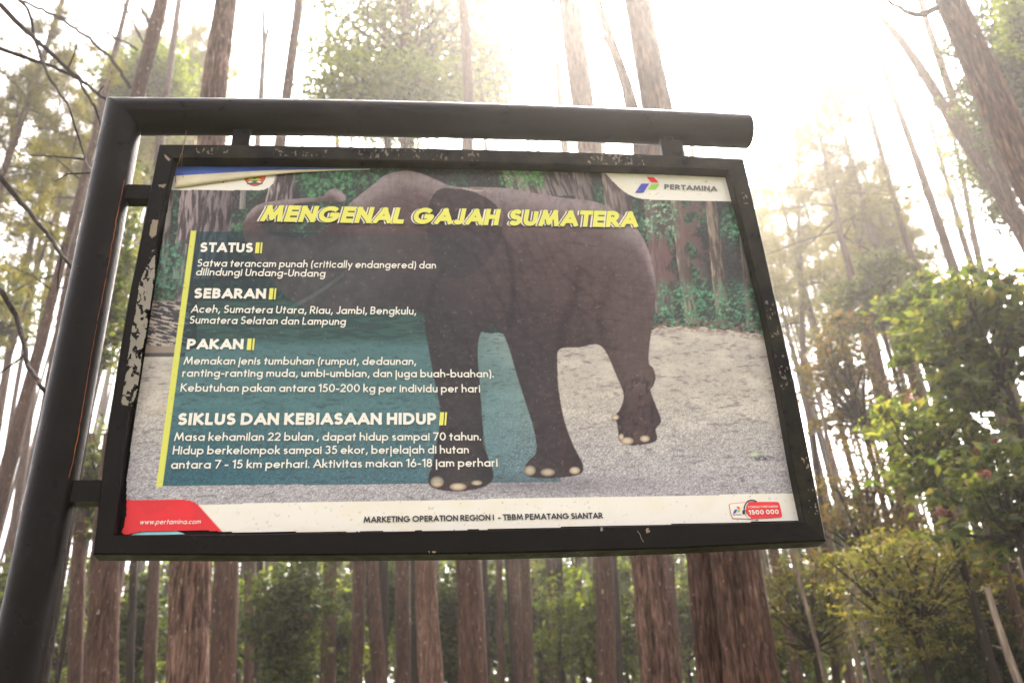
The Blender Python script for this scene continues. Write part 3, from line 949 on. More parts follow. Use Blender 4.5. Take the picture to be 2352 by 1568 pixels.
for nx_, ny_, rx, ry in ((1004, 1106, 16, 13), (1052, 1117, 20, 9), (1095, 1108, 13, 6), (1217, 1080, 14, 12), (1258, 1084, 17, 9), (1320, 1080, 13, 9), (1440, 1012, 16, 9), (1481, 1007, 12, 8), (1413, 958, 9, 7), (1427, 1003, 6, 8)):
    q = np.hypot((X - nx_) / rx, (Y - ny_) / ry)
    col = lerp(col, lerp(np.broadcast_to(c3(206, 188, 162), col.shape), c3(150, 128, 108), sstep(.3, 1., q)), np.clip((1.05 - q) * 6, 0, 1))
# rope behind the head
rope = np.abs(Y - (432 + .00 * X) - 6 * np.sin((X - 1060) / 26.)) < 1.3
col = lerp(col, c3(190, 178, 160), rope * (X > 1062) * (X < 1110) * .8)
# the straw it is holding
stw = np.abs((Y - 700) + (X - 680) * .66 - 5 * np.sin((X - 680) / 40.)) < 5
col = lerp(col, c3(128, 150, 118), stw * (X > 660) * (X < 790) * .75)
# pale slab between the forelegs
sl_ = inside(X, Y, crom([(1118, 905), (1140, 890), (1188, 893), (1196, 930), (1186, 1000), (1172, 1040), (1115, 1036), (1112, 960)], 4))
col = lerp(col, c3(206, 206, 206), sl_ * .3)
skinless = (1 - sstep(800, 960, X)) * sstep(525, 570, Y) * soft
col = lerp(col, c3(82, 74, 72) + (tex[..., None] - .5) * 60, skinless * .65)
# teal text panel
px_l = np.interp(Y, [530, 1117], [445, 368])
pan = (Y > 531 + (X - 445) * .0135) & (Y < 1116 - (X - 370) * .0105) & (X > px_l) & (X < np.interp(Y, [540, 1105], [1262, 1289]))
pa = pan * (1 - .35 * sstep(900, 1280, X)) * (1 - sstep(1000, 1270, X) * .8 * (1 - sstep(640, 880, Y)))
mul = lerp(np.broadcast_to(c3(.38, .56, .60), col.shape), c3(.82, .80, .80), soft)
mul = lerp(mul, c3(.20, .46, .52), sstep(840, 1110, Y) * (1 - sstep(420, 800, X)) * (1 - soft) * .8)
col = lerp(col, col * mul + c3(2, 10, 12), pa)
# white strips, red tab
def P_(q): return inside(X, Y, np.array(q, float))
white = c3(234, 226, 217)
stain = sstep(.5, .75, fbm(X * .02, Y * .02, 61, 4))
wcol = lerp(np.broadcast_to(white, col.shape), c3(228, 214, 188), stain * .3 + .4 * sstep(1196, 1222, Y) * sstep(.42, .6, fbm(X * .03, Y * .1, 62, 3)))
foot_ = (Y > 1157.5 - (X - 470) * .0184)
col = np.where(foot_[..., None], wcol, col)
tr = P_([(1389, 380), (1389, 396), (1405, 414), (1425, 434), (1442, 446), (1458, 453), (1478, 458), (1720, 464), (1720, 380)])
col = np.where(tr[..., None], wcol, col)
tl = P_([(340, 436), (594, 437.5), (608, 435.5), (619, 430), (627, 421), (631, 409), (630, 395), (620, 380), (340, 380)])
col = np.where(tl[..., None], wcol, col)
red = P_([(250, 1147), (424, 1147), (436, 1148.5), (448, 1153), (459, 1162), (470, 1174), (513, 1222), (520, 1240), (250, 1240)])
col = np.where(red[..., None], lerp(np.broadcast_to(c3(226, 28, 36), col.shape), c3(206, 24, 30), stain * .5), col)
bar_ = P_([(439, 530), (451, 530), (374, 1117.5), (359, 1117.5)])
col = np.where(bar_[..., None], c3(216, 214, 92), col)
col = np.clip(col, 4, 255)
# printer's fade, small specks of dirt
col = lerp(col, c3(150, 134, 110), sstep(.80, .86, fbm(X * .16, Y * .16, 66, 2)) * .35)
lin = np.clip(srgb(col) * .88, 0, .86)

PM, n, p, out = mat("poster_print")
a_ = N(n, "ShaderNodeAttribute", attribute_name="col")
n.links.new(a_.outputs["Color"], p.inputs["Base Color"])
p.inputs["Roughness"].default_value = .38
p.inputs["Specular IOR Level"].default_value = .35
bmp = N(n, "ShaderNodeBump", Strength=.10, Distance=.01)
n.links.new(noise(n, coords(n, (1, 1, 1)), 5, 3, .5), bmp.inputs["Height"])
n.links.new(bmp.outputs[0], p.inputs["Normal"])
I = np.arange(NU * NV).reshape(NV, NU)
F = np.stack([I[:-1, :-1], I[:-1, 1:], I[1:, 1:], I[1:, :-1]], -1).reshape(-1, 4)
# the sheet has let go at the top left corner: cut it along the fold
cxm, cym = X.ravel()[F].mean(1), Y.ravel()[F].mean(1)
foldy = np.interp(cxm, [380, 402, 499, 601, 688, 850, 851], [406, 404.5, 398.5, 392.5, 390, 388.5, 0])
# ragged trims along the foot and lower left
ledge = np.interp(cym, [370, 407, 524, 760, 1032, 1101, 1180, 1205, 1219, 1240], [398, 397, 377, 340, 300, 291, 290.5, 286, 280, 282])
bedge = np.interp(cxm, [270, 290, 297, 330, 400, 470, 513, 540, 800, 1060, 1200, 1400, 1838, 1900], [1224, 1226, 1226, 1220, 1217.5, 1217, 1221, 1221.5, 1220.5, 1216.5, 1212, 1207, 1194.5, 1193]) + 2.2 * (fbm(cxm * .03, 5.) - .5)
keep = ~((cym < foldy) & (cxm < 851)) & (cxm > ledge) & (cym < bedge)
wave = .0016 * (fbm(X * .012, Y * .012, 71, 2) - .5)
PV = PW + EN * wave.ravel()[:, None]
poster = sub("poster", PV, F[keep], PM, sign, True, lin.reshape(-1, 3))
poster['label'] = "printed sheet with an elephant photograph and white lettering"
# what lies behind: board with an older blue sheet
q = B3([(u0 - .01, v0 - .01), (u1 + .01, v0 - .01), (u1 + .01, v1 + .01), (u0 - .01, v1 + .01)], np.full(4, REC - .004))
qb = B3([(u0 - .01, v0 - .01), (u1 + .01, v0 - .01), (u1 + .01, v1 + .01), (u0 - .01, v1 + .01)], np.full(4, REC - .016))
sub("backing_board", np.concatenate([q, qb]), [[0, 1, 2, 3], [7, 6, 5, 4], [0, 4, 5, 1], [1, 5, 6, 2], [2, 6, 7, 3], [3, 7, 4, 0]], PAINT, sign)
BLUE = flat_material("blue_print", (.07, .13, .50), .5, .18)
q = [brd(x, y, REC - .0025) for x, y in ((392, 376), (418, 379), (520, 381.5), (640, 381), (700, 383.5), (780, 384.5), (862, 386.5), (862, 396), (640, 404), (392, 420))]
sub("older_sheet", B3(q, np.full(len(q), REC - .0025)), [list(range(len(q)))[::-1]], BLUE, sign)
CYAN = flat_material("cyan_print", (.30, .62, .68), .5, .1)
q = [brd(x, y, REC - .003) for x, y in ((320, 1214), (395, 1214), (425, 1226), (300, 1229))]
sub("older_sheet", B3(q, np.full(4, REC - .003)), [[3, 2, 1, 0]], CYAN, sign)
# folded-down strip: back of the sheet, curling forward
FOLD = flat_material("sheet_back", (.60, .52, .38), .55, .16)
tx = [402, 450, 499, 550, 601, 645, 688, 770, 850]
ty = [404, 401, 398, 395, 392, 390.6, 389.5, 388.6, 387.8]
by = [432, 425.5, 418.5, 411.5, 405, 400, 396.3, 392.3, 389.6]
rows = []
tq = np.linspace(402, 850, 70)
for s in np.linspace(0, 1, 9):
    yy = np.interp(tq, tx, ty) * (1 - s) + np.interp(tq, tx, by) * s
    lift = (.0012 + .010 * math.sin(math.pi * (.10 + .80 * (1 - s) ** .8)) * np.clip((860 - tq) / 300, .12, 1) - .0) * 1.0
    rows.append(np.array([b3(brd(x, y, REC + l), REC + l) for x, y, l in zip(tq, yy, lift)]))
V = np.array(rows).reshape(-1, 3)
I = np.arange(9 * 70).reshape(9, 70)
F = np.stack([I[:-1, :-1], I[1:, :-1], I[1:, 1:], I[:-1, 1:]], -1).reshape(-1, 4)
sub("folded_strip", V, F, FOLD, poster, True)

# ------------------------------------------------------------------ lettering: a monoline geometric face drawn as strokes
def arc(cx, cy, rx, ry, a0, a1, k=14):
    t = np.radians(np.linspace(a0, a1, max(3, int(abs(a1 - a0) / 360 * k * 2) + 1)))
    return [(cx + rx * math.cos(q), cy + ry * math.sin(q)) for q in t]
xh, hr = .60, .30
bowl = arc(.31, hr, .31, hr, 0, 360)
G = {  # width, strokes; heights: baseline 0, capital 1, lower case xh
 'A': (.82, [[(0, 0), (.41, 1)], [(.41, 1), (.82, 0)], [(.14, .28), (.68, .28)]]),
 'B': (.52, [[(0, 0), (0, 1)], [(0, 1), (.24, 1)] + arc(.24, .76, .24, .24, 90, -90) + [(0, .52)], [(.2, .52)] + arc(.26, .26, .26, .26, 90, -90) + [(0, 0)]]),
 'C': (.82, [arc(.5, .5, .5, .5, 50, 310)]),
 'D': (.74, [[(0, 0), (0, 1)], [(0, 1), (.24, 1)] + arc(.24, .5, .5, .5, 90, -90) + [(0, 0)]]),
 'E': (.44, [[(0, 0), (0, 1)], [(0, 1), (.44, 1)], [(0, .52), (.42, .52)], [(0, 0), (.44, 0)]]),
 'F': (.42, [[(0, 0), (0, 1)], [(0, 1), (.42, 1)], [(0, .52), (.40, .52)]]),
 'G': (.98, [arc(.5, .5, .5, .5, 45, 352) + [(.98, .46), (.56, .46)]]),
 'H': (.64, [[(0, 0), (0, 1)], [(.64, 0), (.64, 1)], [(0, .52), (.64, .52)]]),
 'I': (.0, [[(0, 0), (0, 1)]]),
 'J': (.38, [[(.38, 1), (.38, .20)] + arc(.19, .20, .19, .20, 0, -150)]),
 'K': (.60, [[(0, 0), (0, 1)], [(.54, 1), (.04, .5)], [(.12, .56), (.62, 0)]]),
 'L': (.40, [[(0, 1), (0, 0), (.40, 0)]]),
 'M': (.98, [[(0, 0), (.16, 1)], [(.16, 1), (.49, .14)], [(.49, .14), (.82, 1)], [(.82, 1), (.98, 0)]]),
 'N': (.70, [[(0, 0), (0, 1)], [(0, 1), (.70, 0)], [(.70, 0), (.70, 1)]]),
 'O': (1.0, [arc(.5, .5, .5, .5, 0, 360)]),
 'P': (.52, [[(0, 0), (0, 1)], [(0, 1), (.24, 1)] + arc(.24, .72, .28, .28, 90, -90) + [(0, .44)]]),
 'R': (.56, [[(0, 0), (0, 1)], [(0, 1), (.24, 1)] + arc(.24, .73, .27, .27, 90, -90) + [(0, .46)], [(.22, .46), (.56, 0)]]),
 'S': (.50, [arc(.26, .755, .24, .245, 40, 240) + arc(.24, .265, .27, .265, 60, -140)]),
 'T': (.56, [[(0, 1), (.56, 1)], [(.28, 1), (.28, 0)]]),
 'U': (.60, [[(0, 1), (0, .30)] + arc(.30, .30, .30, .30, 180, 360) + [(.60, 1)]]),
 'V': (.74, [[(0, 1), (.37, 0)], [(.37, 0), (.74, 1)]]),
 'a': (.62, [bowl, [(.62, xh), (.62, 0)]]),
 'b': (.62, [bowl, [(0, 1.04), (0, 0)]]),
 'c': (.52, [arc(.31, hr, .31, hr, 48, 312)]),
 'd': (.62, [bowl, [(.62, 1.04), (.62, 0)]]),
 'e': (.62, [[(.0, hr), (.62, hr)] + arc(.31, hr, .31, hr, 0, 318)]),
 'g': (.62, [bowl, [(.62, xh), (.62, -.10)] + arc(.33, -.10, .29, .22, 0, -150)]),
 'h': (.50, [[(0, 1.04), (0, 0)], [(0, .34)] + arc(.25, .35, .25, .25, 180, 0) + [(.50, 0)]]),
 'i': (.0, [[(0, xh), (0, 0)], [(0, .83), (0, .87)]]),
 'j': (.0, [[(0, xh), (0, -.32)], [(0, .83), (0, .87)]]),
 'k': (.46, [[(0, 1.04), (0, 0)], [(.42, xh), (.03, .28)], [(.12, .36), (.48, 0)]]),
 'l': (.0, [[(0, 1.04), (0, 0)]]),
 'm': (.84, [[(0, xh), (0, 0)], [(0, .38)] + arc(.21, .39, .21, .21, 180, 0) + [(.42, 0)], [(.42, .38)] + arc(.63, .39, .21, .21, 180, 0) + [(.84, 0)]]),
 'n': (.48, [[(0, xh), (0, 0)], [(0, .35)] + arc(.24, .36, .24, .24, 180, 0) + [(.48, 0)]]),
 'o': (.62, [bowl]),
 'p': (.62, [bowl, [(0, xh), (0, -.32)]]),
 'r': (.26, [[(0, xh), (0, 0)], [(0, .38)] + arc(.22, .38, .22, .22, 180, 75)]),
 's': (.34, [arc(.18, .455, .155, .145, 40, 245) + arc(.17, .15, .18, .15, 62, -140)]),
 't': (.28, [[(.14, .86), (.14, 0)], [(0, xh), (.28, xh)]]),
 'u': (.48, [[(0, xh), (0, .24)] + arc(.24, .24, .24, .24, 180, 360), [(.48, xh), (.48, 0)]]),
 'v': (.48, [[(0, xh), (.24, 0)], [(.24, 0), (.48, xh)]]),
 'w': (.78, [[(0, xh), (.20, 0)], [(.20, 0), (.39, xh)], [(.39, xh), (.58, 0)], [(.58, 0), (.78, xh)]]),
 'y': (.50, [[(0, xh), (.26, .04)], [(.50, xh), (.16, -.32)]]),
 '0': (.60, [arc(.30, .5, .30, .5, 0, 360)]),
 '1': (.22, [[(.22, 0), (.22, 1)], [(.22, 1), (0, .86)]]),
 '2': (.54, [arc(.27, .72, .27, .28, 165, -38) + [(.0, 0)], [(0, 0), (.54, 0)]]),
 '3': (.52, [arc(.25, .75, .23, .25, 150, -80), arc(.25, .27, .27, .27, 82, -150)]),
 '5': (.52, [[(.48, 1), (.14, 1), (.06, .56)] + arc(.23, .31, .29, .31, 122, -140)]),
 '6': (.56, [arc(.28, .29, .28, .29, 0, 360), [(.06, .44), (.36, 1)]]),
 '7': (.54, [[(0, 1), (.54, 1)], [(.54, 1), (.16, 0)]]),
 '8': (.52, [arc(.26, .76, .21, .24, 0, 360), arc(.26, .27, .26, .27, 0, 360)]),
 ',': (.08, [[(.08, .06), (0, -.16)]]),
 '.': (.0, [[(0, .0), (0, .03)]]),
 '-': (.26, [[(0, .34), (.26, .34)]]),
 '(': (.14, [arc(.62, .40, .60, .98, 140, 220)]),
 ')': (.14, [arc(-.46, .40, .60, .98, 40, -40)]),
 ' ': (.24, [])}
_gc = {}
def clip(poly, lo, hi):
    for s, b in ((1, lo), (-1, hi)):
        o = []
        for i in range(len(poly)):
            p0, p1 = poly[i], poly[(i + 1) % len(poly)]
            d0, d1 = s * (p0[1] - b), s * (p1[1] - b)
            if d0 >= 0: o.append(p0)
            if (d0 >= 0) != (d1 >= 0):
                t = d0 / (d0 - d1)
                o.append((p0[0] + (p1[0] - p0[0]) * t, p0[1] + (p1[1] - p0[1]) * t))
        poly = o
        if not poly: return []
    return poly

def glyph(ch, wt):
    """merged outline of one letter for stroke weight wt, in units of the capital height"""
    key = (ch, round(wt, 3))
    if key in _gc: return _gc[key]
    wd, strokes = G[ch]
    h = wt / 2
    fy = lambda y: h + y * (1 - wt) if y >= 0 else h + y
    polys = []
    ys = [fy(y) for s in strokes for _, y in s]
    lo, hi = (min(ys) - h, max(ys) + h) if ys else (0, 1)
    dot = ch in 'ij'
    for si, s in enumerate(strokes):
        pts = [np.array([h + x * (1 - wt * .3), fy(y)]) for x, y in s]
        closed = len(pts) > 4 and np.linalg.norm(pts[0] - pts[-1]) < 1e-6
        for i in range(len(pts) - 1):
            a, b = pts[i], pts[i + 1]
            d = b - a
            L = np.linalg.norm(d)
            if L < 1e-6: continue
            d = d / L
            nn = np.array([-d[1], d[0]]) * h
            e0 = h if (i == 0 and not closed) else 0
            e1 = h if (i == len(pts) - 2 and not closed) else 0
            if len(pts) > 3: e0, e1 = e0 * .25, e1 * .25        # open curves end nearly flush
            if len(pts) > 3 and i == 0 and abs(d[0]) < .02: e0 = h
            a2, b2 = a - d * e0, b + d * e1
            q = clip([tuple(a2 + nn), tuple(a2 - nn), tuple(b2 - nn), tuple(b2 + nn)], lo, hi)
            if len(q) > 2: polys.append(q)
            if 0 < i or closed:
                t = np.linspace(0, 2 * np.pi, 11)[:-1]
                q = clip([(a[0] + h * .999 * math.cos(k), a[1] + h * .999 * math.sin(k)) for k in t], lo, hi)
                if len(q) > 2: polys.append(q)
    V, Fc = [], []
    for q in polys:
        Fc.append(list(range(len(V), len(V) + len(q))))
        V += [Vector(p_) for p_ in q]
    if V:
        r = delaunay_2d_cdt(V, [], Fc, 1, 1e-5)
        out_ = (np.array([tuple(p_) for p_ in r[0]]), [list(f) for f, of in zip(r[2], r[5]) if len(of)])
    else:
        out_ = (np.zeros((0, 2)), [])
    _gc[key] = (out_[0], out_[1], wd * (1 - wt * .3) + wt)
    return _gc[key]

def line_mesh(text, wt, track=.11):
    V, F, x = [], [], 0.0
    n_ = 0
    for ch in text:
        v, f, adv = glyph(ch, wt)
        if ch == ' ':
            x += .30; continue
        tr_ = track * (.45 if ch in 'AVT' else 1)
        V.append(v + [x, 0]); F += [[i + n_ for i in q] for q in f]
        n_ += len(v)
        x += adv + tr_
    return np.concatenate(V), F, x - track

TEXTM = {
 'white': flat_material("white_ink", (.74, .69, .62), .4, .03),
 'yellow': flat_material("yellow_ink", (.66, .62, .10), .4, .04),
 'edge': flat_material("dark_green_ink", (.05, .085, .065), .4, .05),
 'black': flat_material("black_ink", (.022, .022, .024), .4, .1),
 'grey': flat_material("grey_ink", (.16, .15, .15), .4, .05),
 'red': flat_material("red_ink", (.72, .018, .025), .4, .05),
 'blue': flat_material("blue_ink", (.055, .06, .42), .4, .05),
 'lime': flat_material("lime_ink", (.28, .52, .04), .4, .05),
 'pale': flat_material("pale_ink", (.72, .62, .58), .4, .03),
 'sticker': flat_material("paper_white", (.76, .70, .62), .4, .05)}
def text(name, s, x0, y0, x1, y1, cap, wt, ink, slant=0.0, off=.0004, track=.11, dx=0.0, dy=0.0, parent=None):
    """write s from (x0, y0) to (x1, y1), base line ends in photograph pixels; cap = height of a capital there"""
    a, b = brd(x0, y0, REC + off), brd(x1, y1, REC + off)
    hgt = brd((x0 + x1) / 2, (y0 + y1) / 2 - cap, REC + off)[1] - (a[1] + b[1]) / 2
    V, F, wd = line_mesh(s, wt, track)
    d = b - a
    L = np.linalg.norm(d)
    ex = d / L
    ey = np.array([-ex[1], ex[0]])
    sx = (L - slant * hgt) / wd if slant > 0 else L / wd
    x, y = V[:, 0] * sx + V[:, 1] * hgt * slant + dx * hgt, V[:, 1] * hgt + dy * hgt
    UV = a + x[:, None] * ex + y[:, None] * ey
    return sub(name, B3(UV, np.full(len(UV), REC + off)), F, TEXTM[ink], parent or poster)
def shape(name, pts, ink, off=.0004, parent=None):
    UV = [brd(x, y, REC + off) for x, y in pts]
    ar = sum(UV[i][0] * UV[(i + 1) % len(UV)][1] - UV[(i + 1) % len(UV)][0] * UV[i][1] for i in range(len(UV)))
    idx = list(range(len(UV)))
    return sub(name, B3(UV, np.full(len(UV), REC + off)), [idx if ar > 0 else idx[::-1]], TEXTM[ink], parent or poster)

o1 = .0022
for s, xa, ya, xb, yb in (("MENGENAL", 597, 508, 935, 514), ("GAJAH", 946, 514, 1153, 517.5), ("SUMATERA", 1167, 518, 1471, 522.5)):
    text("title_shadow", s, xa - 6.5, ya + 1.2, xb - 5, yb + 1.2, 38, .27, 'pale', .20, o1, .10)
    text("title_outline", s, xa - 3, ya + 1.4, xb + .6, yb + 1.3, 39.4, .315, 'edge', .20, o1 + .0006, .085)
    text("title", s, xa, ya, xb, yb, 37.2, .265, 'yellow', .20, o1 + .0012, .115)
for s, xa, ya, xb, yb, cap, bx in (("STATUS", 458.5, 579, 580, 580, 22.5, (586.5, 602)), ("SEBARAN", 444.5, 685, 610, 686, 23.5, (618, 633.5)),
                                    ("PAKAN", 428, 802, 558, 802, 24, (567.5, 584)), ("SIKLUS DAN KEBIASAAN HIDUP", 407, 976, 1002, 974.5, 27.5, (1009.5, 1025.5))):
    text("heading", s, xa, ya, xb, yb, cap, .25, 'white', .0, o1, .12)
    x0, x1 = bx
    top, bot = yb - cap - .8, yb + 1.5
    w_ = x1 - x0
    for p0, p1 in ((0, .58), (.74, 1.0)):
        shape("heading_mark", [(x0 + w_ * p0 + 1.5, top), (x0 + w_ * p1 + 1.5, top), (x0 + w_ * p1 - 1, bot), (x0 + w_ * p0 - 1, bot)], 'yellow', o1)
for s, xa, ya, xb, yb, cap in (
    ("Satwa terancam punah (critically endangered) dan", 452, 612, 1002.5, 617, 17),
    ("dilindungi Undang-Undang", 449, 632.5, 748, 636, 17.3),
    ("Aceh, Sumatera Utara, Riau, Jambi, Bengkulu,", 438, 718, 957, 722.5, 17.8),
    ("Sumatera Selatan dan Lampung", 434, 743, 795, 746.5, 17.8),
    ("Memakan jenis tumbuhan (rumput, dedaunan,", 421, 837, 957, 838, 18.3),
    ("ranting-ranting muda, umbi-umbian, dan juga buah-buahan).", 418, 865, 1134, 866.5, 18.3),
    ("Kebutuhan pakan antara 150-200 kg per individu per hari", 414, 899, 1103, 901, 18.6),
    ("Masa kehamilan 22 bulan , dapat hidup sampai 70 tahun.", 399.5, 1012, 1105, 1011, 19),
    ("Hidup berkelompok sampai 35 ekor, berjelajah di hutan", 396, 1043, 1077, 1041, 19.3),
    ("antara 7 - 15 km perhari. Aktivitas makan 16-18 jam perhari", 392, 1076, 1143, 1071, 19.6)):
    text("text_line", s, xa, ya, xb, yb, cap, .155, 'white', .07 if ya < 860 else .0, o1, .125)
text("footer_line", "MARKETING OPERATION REGION I  - TBBM PEMATANG SIANTAR", 835, 1199.5, 1385, 1189.5, 13.6, .21, 'black', .0, o1, .10)
text("web_address", "www.pertamina.com", 320.5, 1203.5, 462, 1202.5, 12, .135, 'white', .16, o1, .16)
def logo(q, parent=None, off=None):
    off = o1 if off is None else off
    shape("logo_blade", q([(785, 220), (892, 226), (915, 244), (972, 305), (868, 304), (850, 294)]), 'red', off, parent)
    shape("logo_blade", q([(702, 330), (716, 322), (826, 322), (748, 444), (730, 459), (615, 459)]), 'blue', off, parent)
    shape("logo_blade", q([(862, 328), (979, 328), (940, 394), (922, 409), (808, 409)]), 'lime', off, parent)
logo(lambda P: [(1366 + x * .1513, 373 + y * .1513) for x, y in P])
text("logo_name", "PERTAMINA", 1526, 434.5, 1648, 439.5, 11.6, .25, 'grey', .10, o1, .12)
# contact sticker
K = lambda P: [(1653 + x * .1025, 1125 + y * .1025) for x, y in P]
shape("contact_frame", K(crom([(214, 340), (232, 302), (320, 292), (560, 270), (760, 262), (1240, 262), (1310, 272), (1340, 310), (1370, 430), (1398, 560), (1385, 598), (1320, 612), (1000, 628), (720, 642), (500, 642), (320, 638), (284, 622), (250, 540), (224, 430)], 3)), 'red', .0014)
shape("contact_panel", K(crom([(226, 345), (242, 312), (330, 302), (560, 281), (640, 277), (598, 350), (590, 430), (598, 500), (640, 580), (700, 634), (500, 632), (330, 628), (294, 612), (262, 540), (236, 430)], 3)), 'sticker', .0020)
text("contact_label", "CONTACT PERTAMINA", *K([(640, 402)])[0], *K([(1308, 386)])[0], 4.7, .17, 'white', .0, o1 + .0006, .14)
text("contact_number", "1500 000", *K([(660, 548)])[0], *K([(1332, 532)])[0], 10.6, .22, 'white', .0, o1 + .0006, .12)
logo(lambda P: [(1653 + (x * .475 + 5) * .1025, 1125 + ((y - 220) * .64 + 365) * .1025) for x, y in P], None, .0028)
text("contact_logo_name", "PERTAMINA", *K([(291, 562)])[0], *K([(500, 556)])[0], 2.0, .25, 'black', .0, .0028, .10)
def stroke(name, pts, wd, ink, off):
    P = crom(pts, 4, False)
    T = np.gradient(P, axis=0); T /= np.linalg.norm(T, axis=1)[:, None]
    nn = np.stack([-T[:, 1], T[:, 0]], 1) * wd / 2
    return shape(name, K(np.concatenate([P + nn, (P - nn)[::-1]])), ink, off)
stroke("headset_band", [(828, 258), (770, 232), (700, 226), (640, 246), (590, 300), (556, 370), (546, 440)], 30, 'black', .0030)
stroke("headset_band", [(640, 270), (605, 320), (580, 390), (574, 440)], 9, 'white', .0033)
shape("headset_cup", K([(540 + 34 * math.cos(t), 492 + 54 * math.sin(t)) for t in np.linspace(0, 6.28, 20)[:-1]]), 'black', .0031)
stroke("headset_cup", [(556, 432), (592, 470), (598, 515), (570, 556)], 16, 'black', .0032)
stroke("headset_boom", [(578, 556), (640, 625), (720, 662), (800, 672)], 8, 'black', .0031)
shape("headset_boom", K([(835 + 40 * math.cos(t), 668 + 16 * math.sin(t)) for t in np.linspace(0, 6.28, 16)[:-1]]), 'grey', .0032)
# round emblem half hidden under the folded strip, and the tail of a red word
em = (585, 402)
def disc(r, k=36, ry=1.0): return [(em[0] + r * math.cos(t), em[1] + r * ry * math.sin(t)) for t in np.linspace(0, 2 * math.pi, k, endpoint=False)]
lowd = lambda r: [p_ for p_ in disc(r, 72) if p_[1] > 401]
shape("emblem", lowd(25.5), 'black', .0008)
TEXTM['orange'] = flat_material("orange_ink", (.56, .085, .04), .4, .05)
shape("emblem", lowd(24.4), 'orange', .0012)
shape("emblem_tree", [(583, 404), (588, 404), (587.5, 414), (593, 418), (601, 420), (604, 423), (566, 423), (570, 420), (578, 418), (583.5, 414)], 'edge', .0016)
shape("emblem_tree", [(569, 412), (577, 410), (584, 412), (592, 410), (600, 412), (598, 414.5), (584, 414.5), (572, 414.5)], 'lime', .0018)
for sx in (-1, 1):
    shape("emblem_wave", [(585 + sx * 3, 418.5), (585 + sx * 9, 416), (585 + sx * 15, 417.5), (585 + sx * 13, 420.5), (585 + sx * 8, 419)], 'pale', .0020)
text("red_word", "gar", 510, 418, 526, 416, 8, .25, 'red', .2, .0010, .1)

# ------------------------------------------------------------------ big pines behind the sign
ST = (26, .05, .5)
tree("thickest reddish pine trunk with deep furrowed bark, under the sign's lower right corner", [(1725, 1568, 128), (1690, 1280, 110), (1512, 244, 66), (1466, 0, 56)], 9.5, 2, BARK_NEAR, 17, (8, .05, .3))
tree("dark mossy pine trunk pressed against the left side of the thickest trunk", [(1632, 1568, 66), (1610, 1290, 64), (1520, 640, 46), (1470, 330, 38), (1440, 200, 26), (1404, 95, 21), (1371, 0, 16)], 9.9, 2, BARK_NEAR, 15.5, (10, .05, .4),
     extra=[[(1390, 95, 9, 0), (1360, 50, 7, 0), (1343, 0, 6, 0), (1330, -40, 4, 0)]])
tree("straight rough pine trunk with pale ridges, second big one from the sign's lower right corner", [(1520, 1568, 92), (1486, 1283, 82), (1340, 240, 52), (1308, 0, 48)], 11.2, 2, BARK_PALE, 19, (12, .05, .4))
tree("broad pinkish grey pine trunk showing above and below the left part of the sign", [(433, 1568, 95), (440, 1300, 91), (488, 219, 55), (519, 0, 47)], 9.4, 2, BARK_PALE, 17, (12, .05, .3))
tree("leaning pine with bare side boughs behind the bend of the black post", [(225, 620, 34), (317, 216, 32), (369, 0, 30)], 12.0, 1, BARK_MID, 19, ST,
     extra=[[(299, 202, 8, 0), (257, 136, 8, -.3), (195, 80, 7, -.6), (125, 35, 7, -1.0), (45, 0, 6, -1.4), (0, -16, 5, -1.6)],
            [(317, 115, 5, 0), (270, 88, 5, -.3), (223, 63, 5, -.6), (125, 35, 4, -1.0)],
            [(343, 52, 7, 0), (326, 22, 6, .2), (313, 0, 6, .3), (300, -30, 5, .4)],
            [(327, 97, 5, 0), (303, 45, 5, .2), (278, 0, 5, .4), (265, -30, 4, .5)]])
tree("slim pine stem just right of the leaning bare-boughed pine, above the frame", [(250, 1290, 62), (380, 219, 15), (411, 0, 13)], 19, 1, BARK_MID, 30, ST)
tree("hair-thin pale stem between two pines above the sign's left end", [(360, 640, 9), (435, 202, 7), (470, 0, 6)], 28, 0, BARK_FAR, 42, (14, .05, .5))
tree("slim forked trunk with a twin top above the left part of the beam", [(572, 640, 20), (599, 219, 14), (607, 110, 11), (604, 0, 7)], 22, 1, BARK_FAR, 32, (16, .05, .6), extra=[[(609, 100, 8, 0), (620, 50, 7, 0), (630, 0, 6, 0), (634, -50, 5, 0)], [(598, 190, 4, 0), (580, 155, 4, 0), (562, 128, 3, 0), (555, 110, 2, 0)]])
tree("middling dark pine trunk seen over the beam and beside the pinkish trunk below", [(512, 1568, 60), (520, 1290, 56), (656, 223, 23), (685, 0, 18)], 14, 1, BARK_MID, 26, ST)
tree("thin right-tilting stem left of the tall leafy crown", [(800, 640, 16), (766, 223, 10), (745, 0, 7)], 24, 0, BARK_FAR, 36, (16, .05, .5))
tree("slim trunk in front of the leafy crown's left half", [(905, 640, 22), (891, 226, 15), (880, 0, 12)], 20, 1, BARK_FAR, 30, ST)
tree("straight trunk in front of the leafy crown's middle", [(926, 1568, 30), (929, 1290, 28), (927, 226, 21), (933, 0, 20)], 18, 1, BARK_MID, 28, ST)
tree("straight brown trunk in front of the leafy crown's right half", [(1086, 1568, 68), (1078, 1290, 56), (1074, 230, 25), (1063, 0, 22)], 13, 1, BARK_MID, 24, ST)
tree("thin lone stem in the bright gap right of the leafy crown", [(1265, 1290, 27), (1209, 237, 9), (1195, 0, 5)], 23, 1, BARK_FAR, 36, (20, .05, .4))
tree("knobbly slim trunk just left of the washed-out big trunk above the beam", [(1395, 1568, 46), (1385, 1290, 42), (1288, 240, 17), (1270, 0, 12)], 16, 1, BARK_MID, 28, (26, .05, .5))
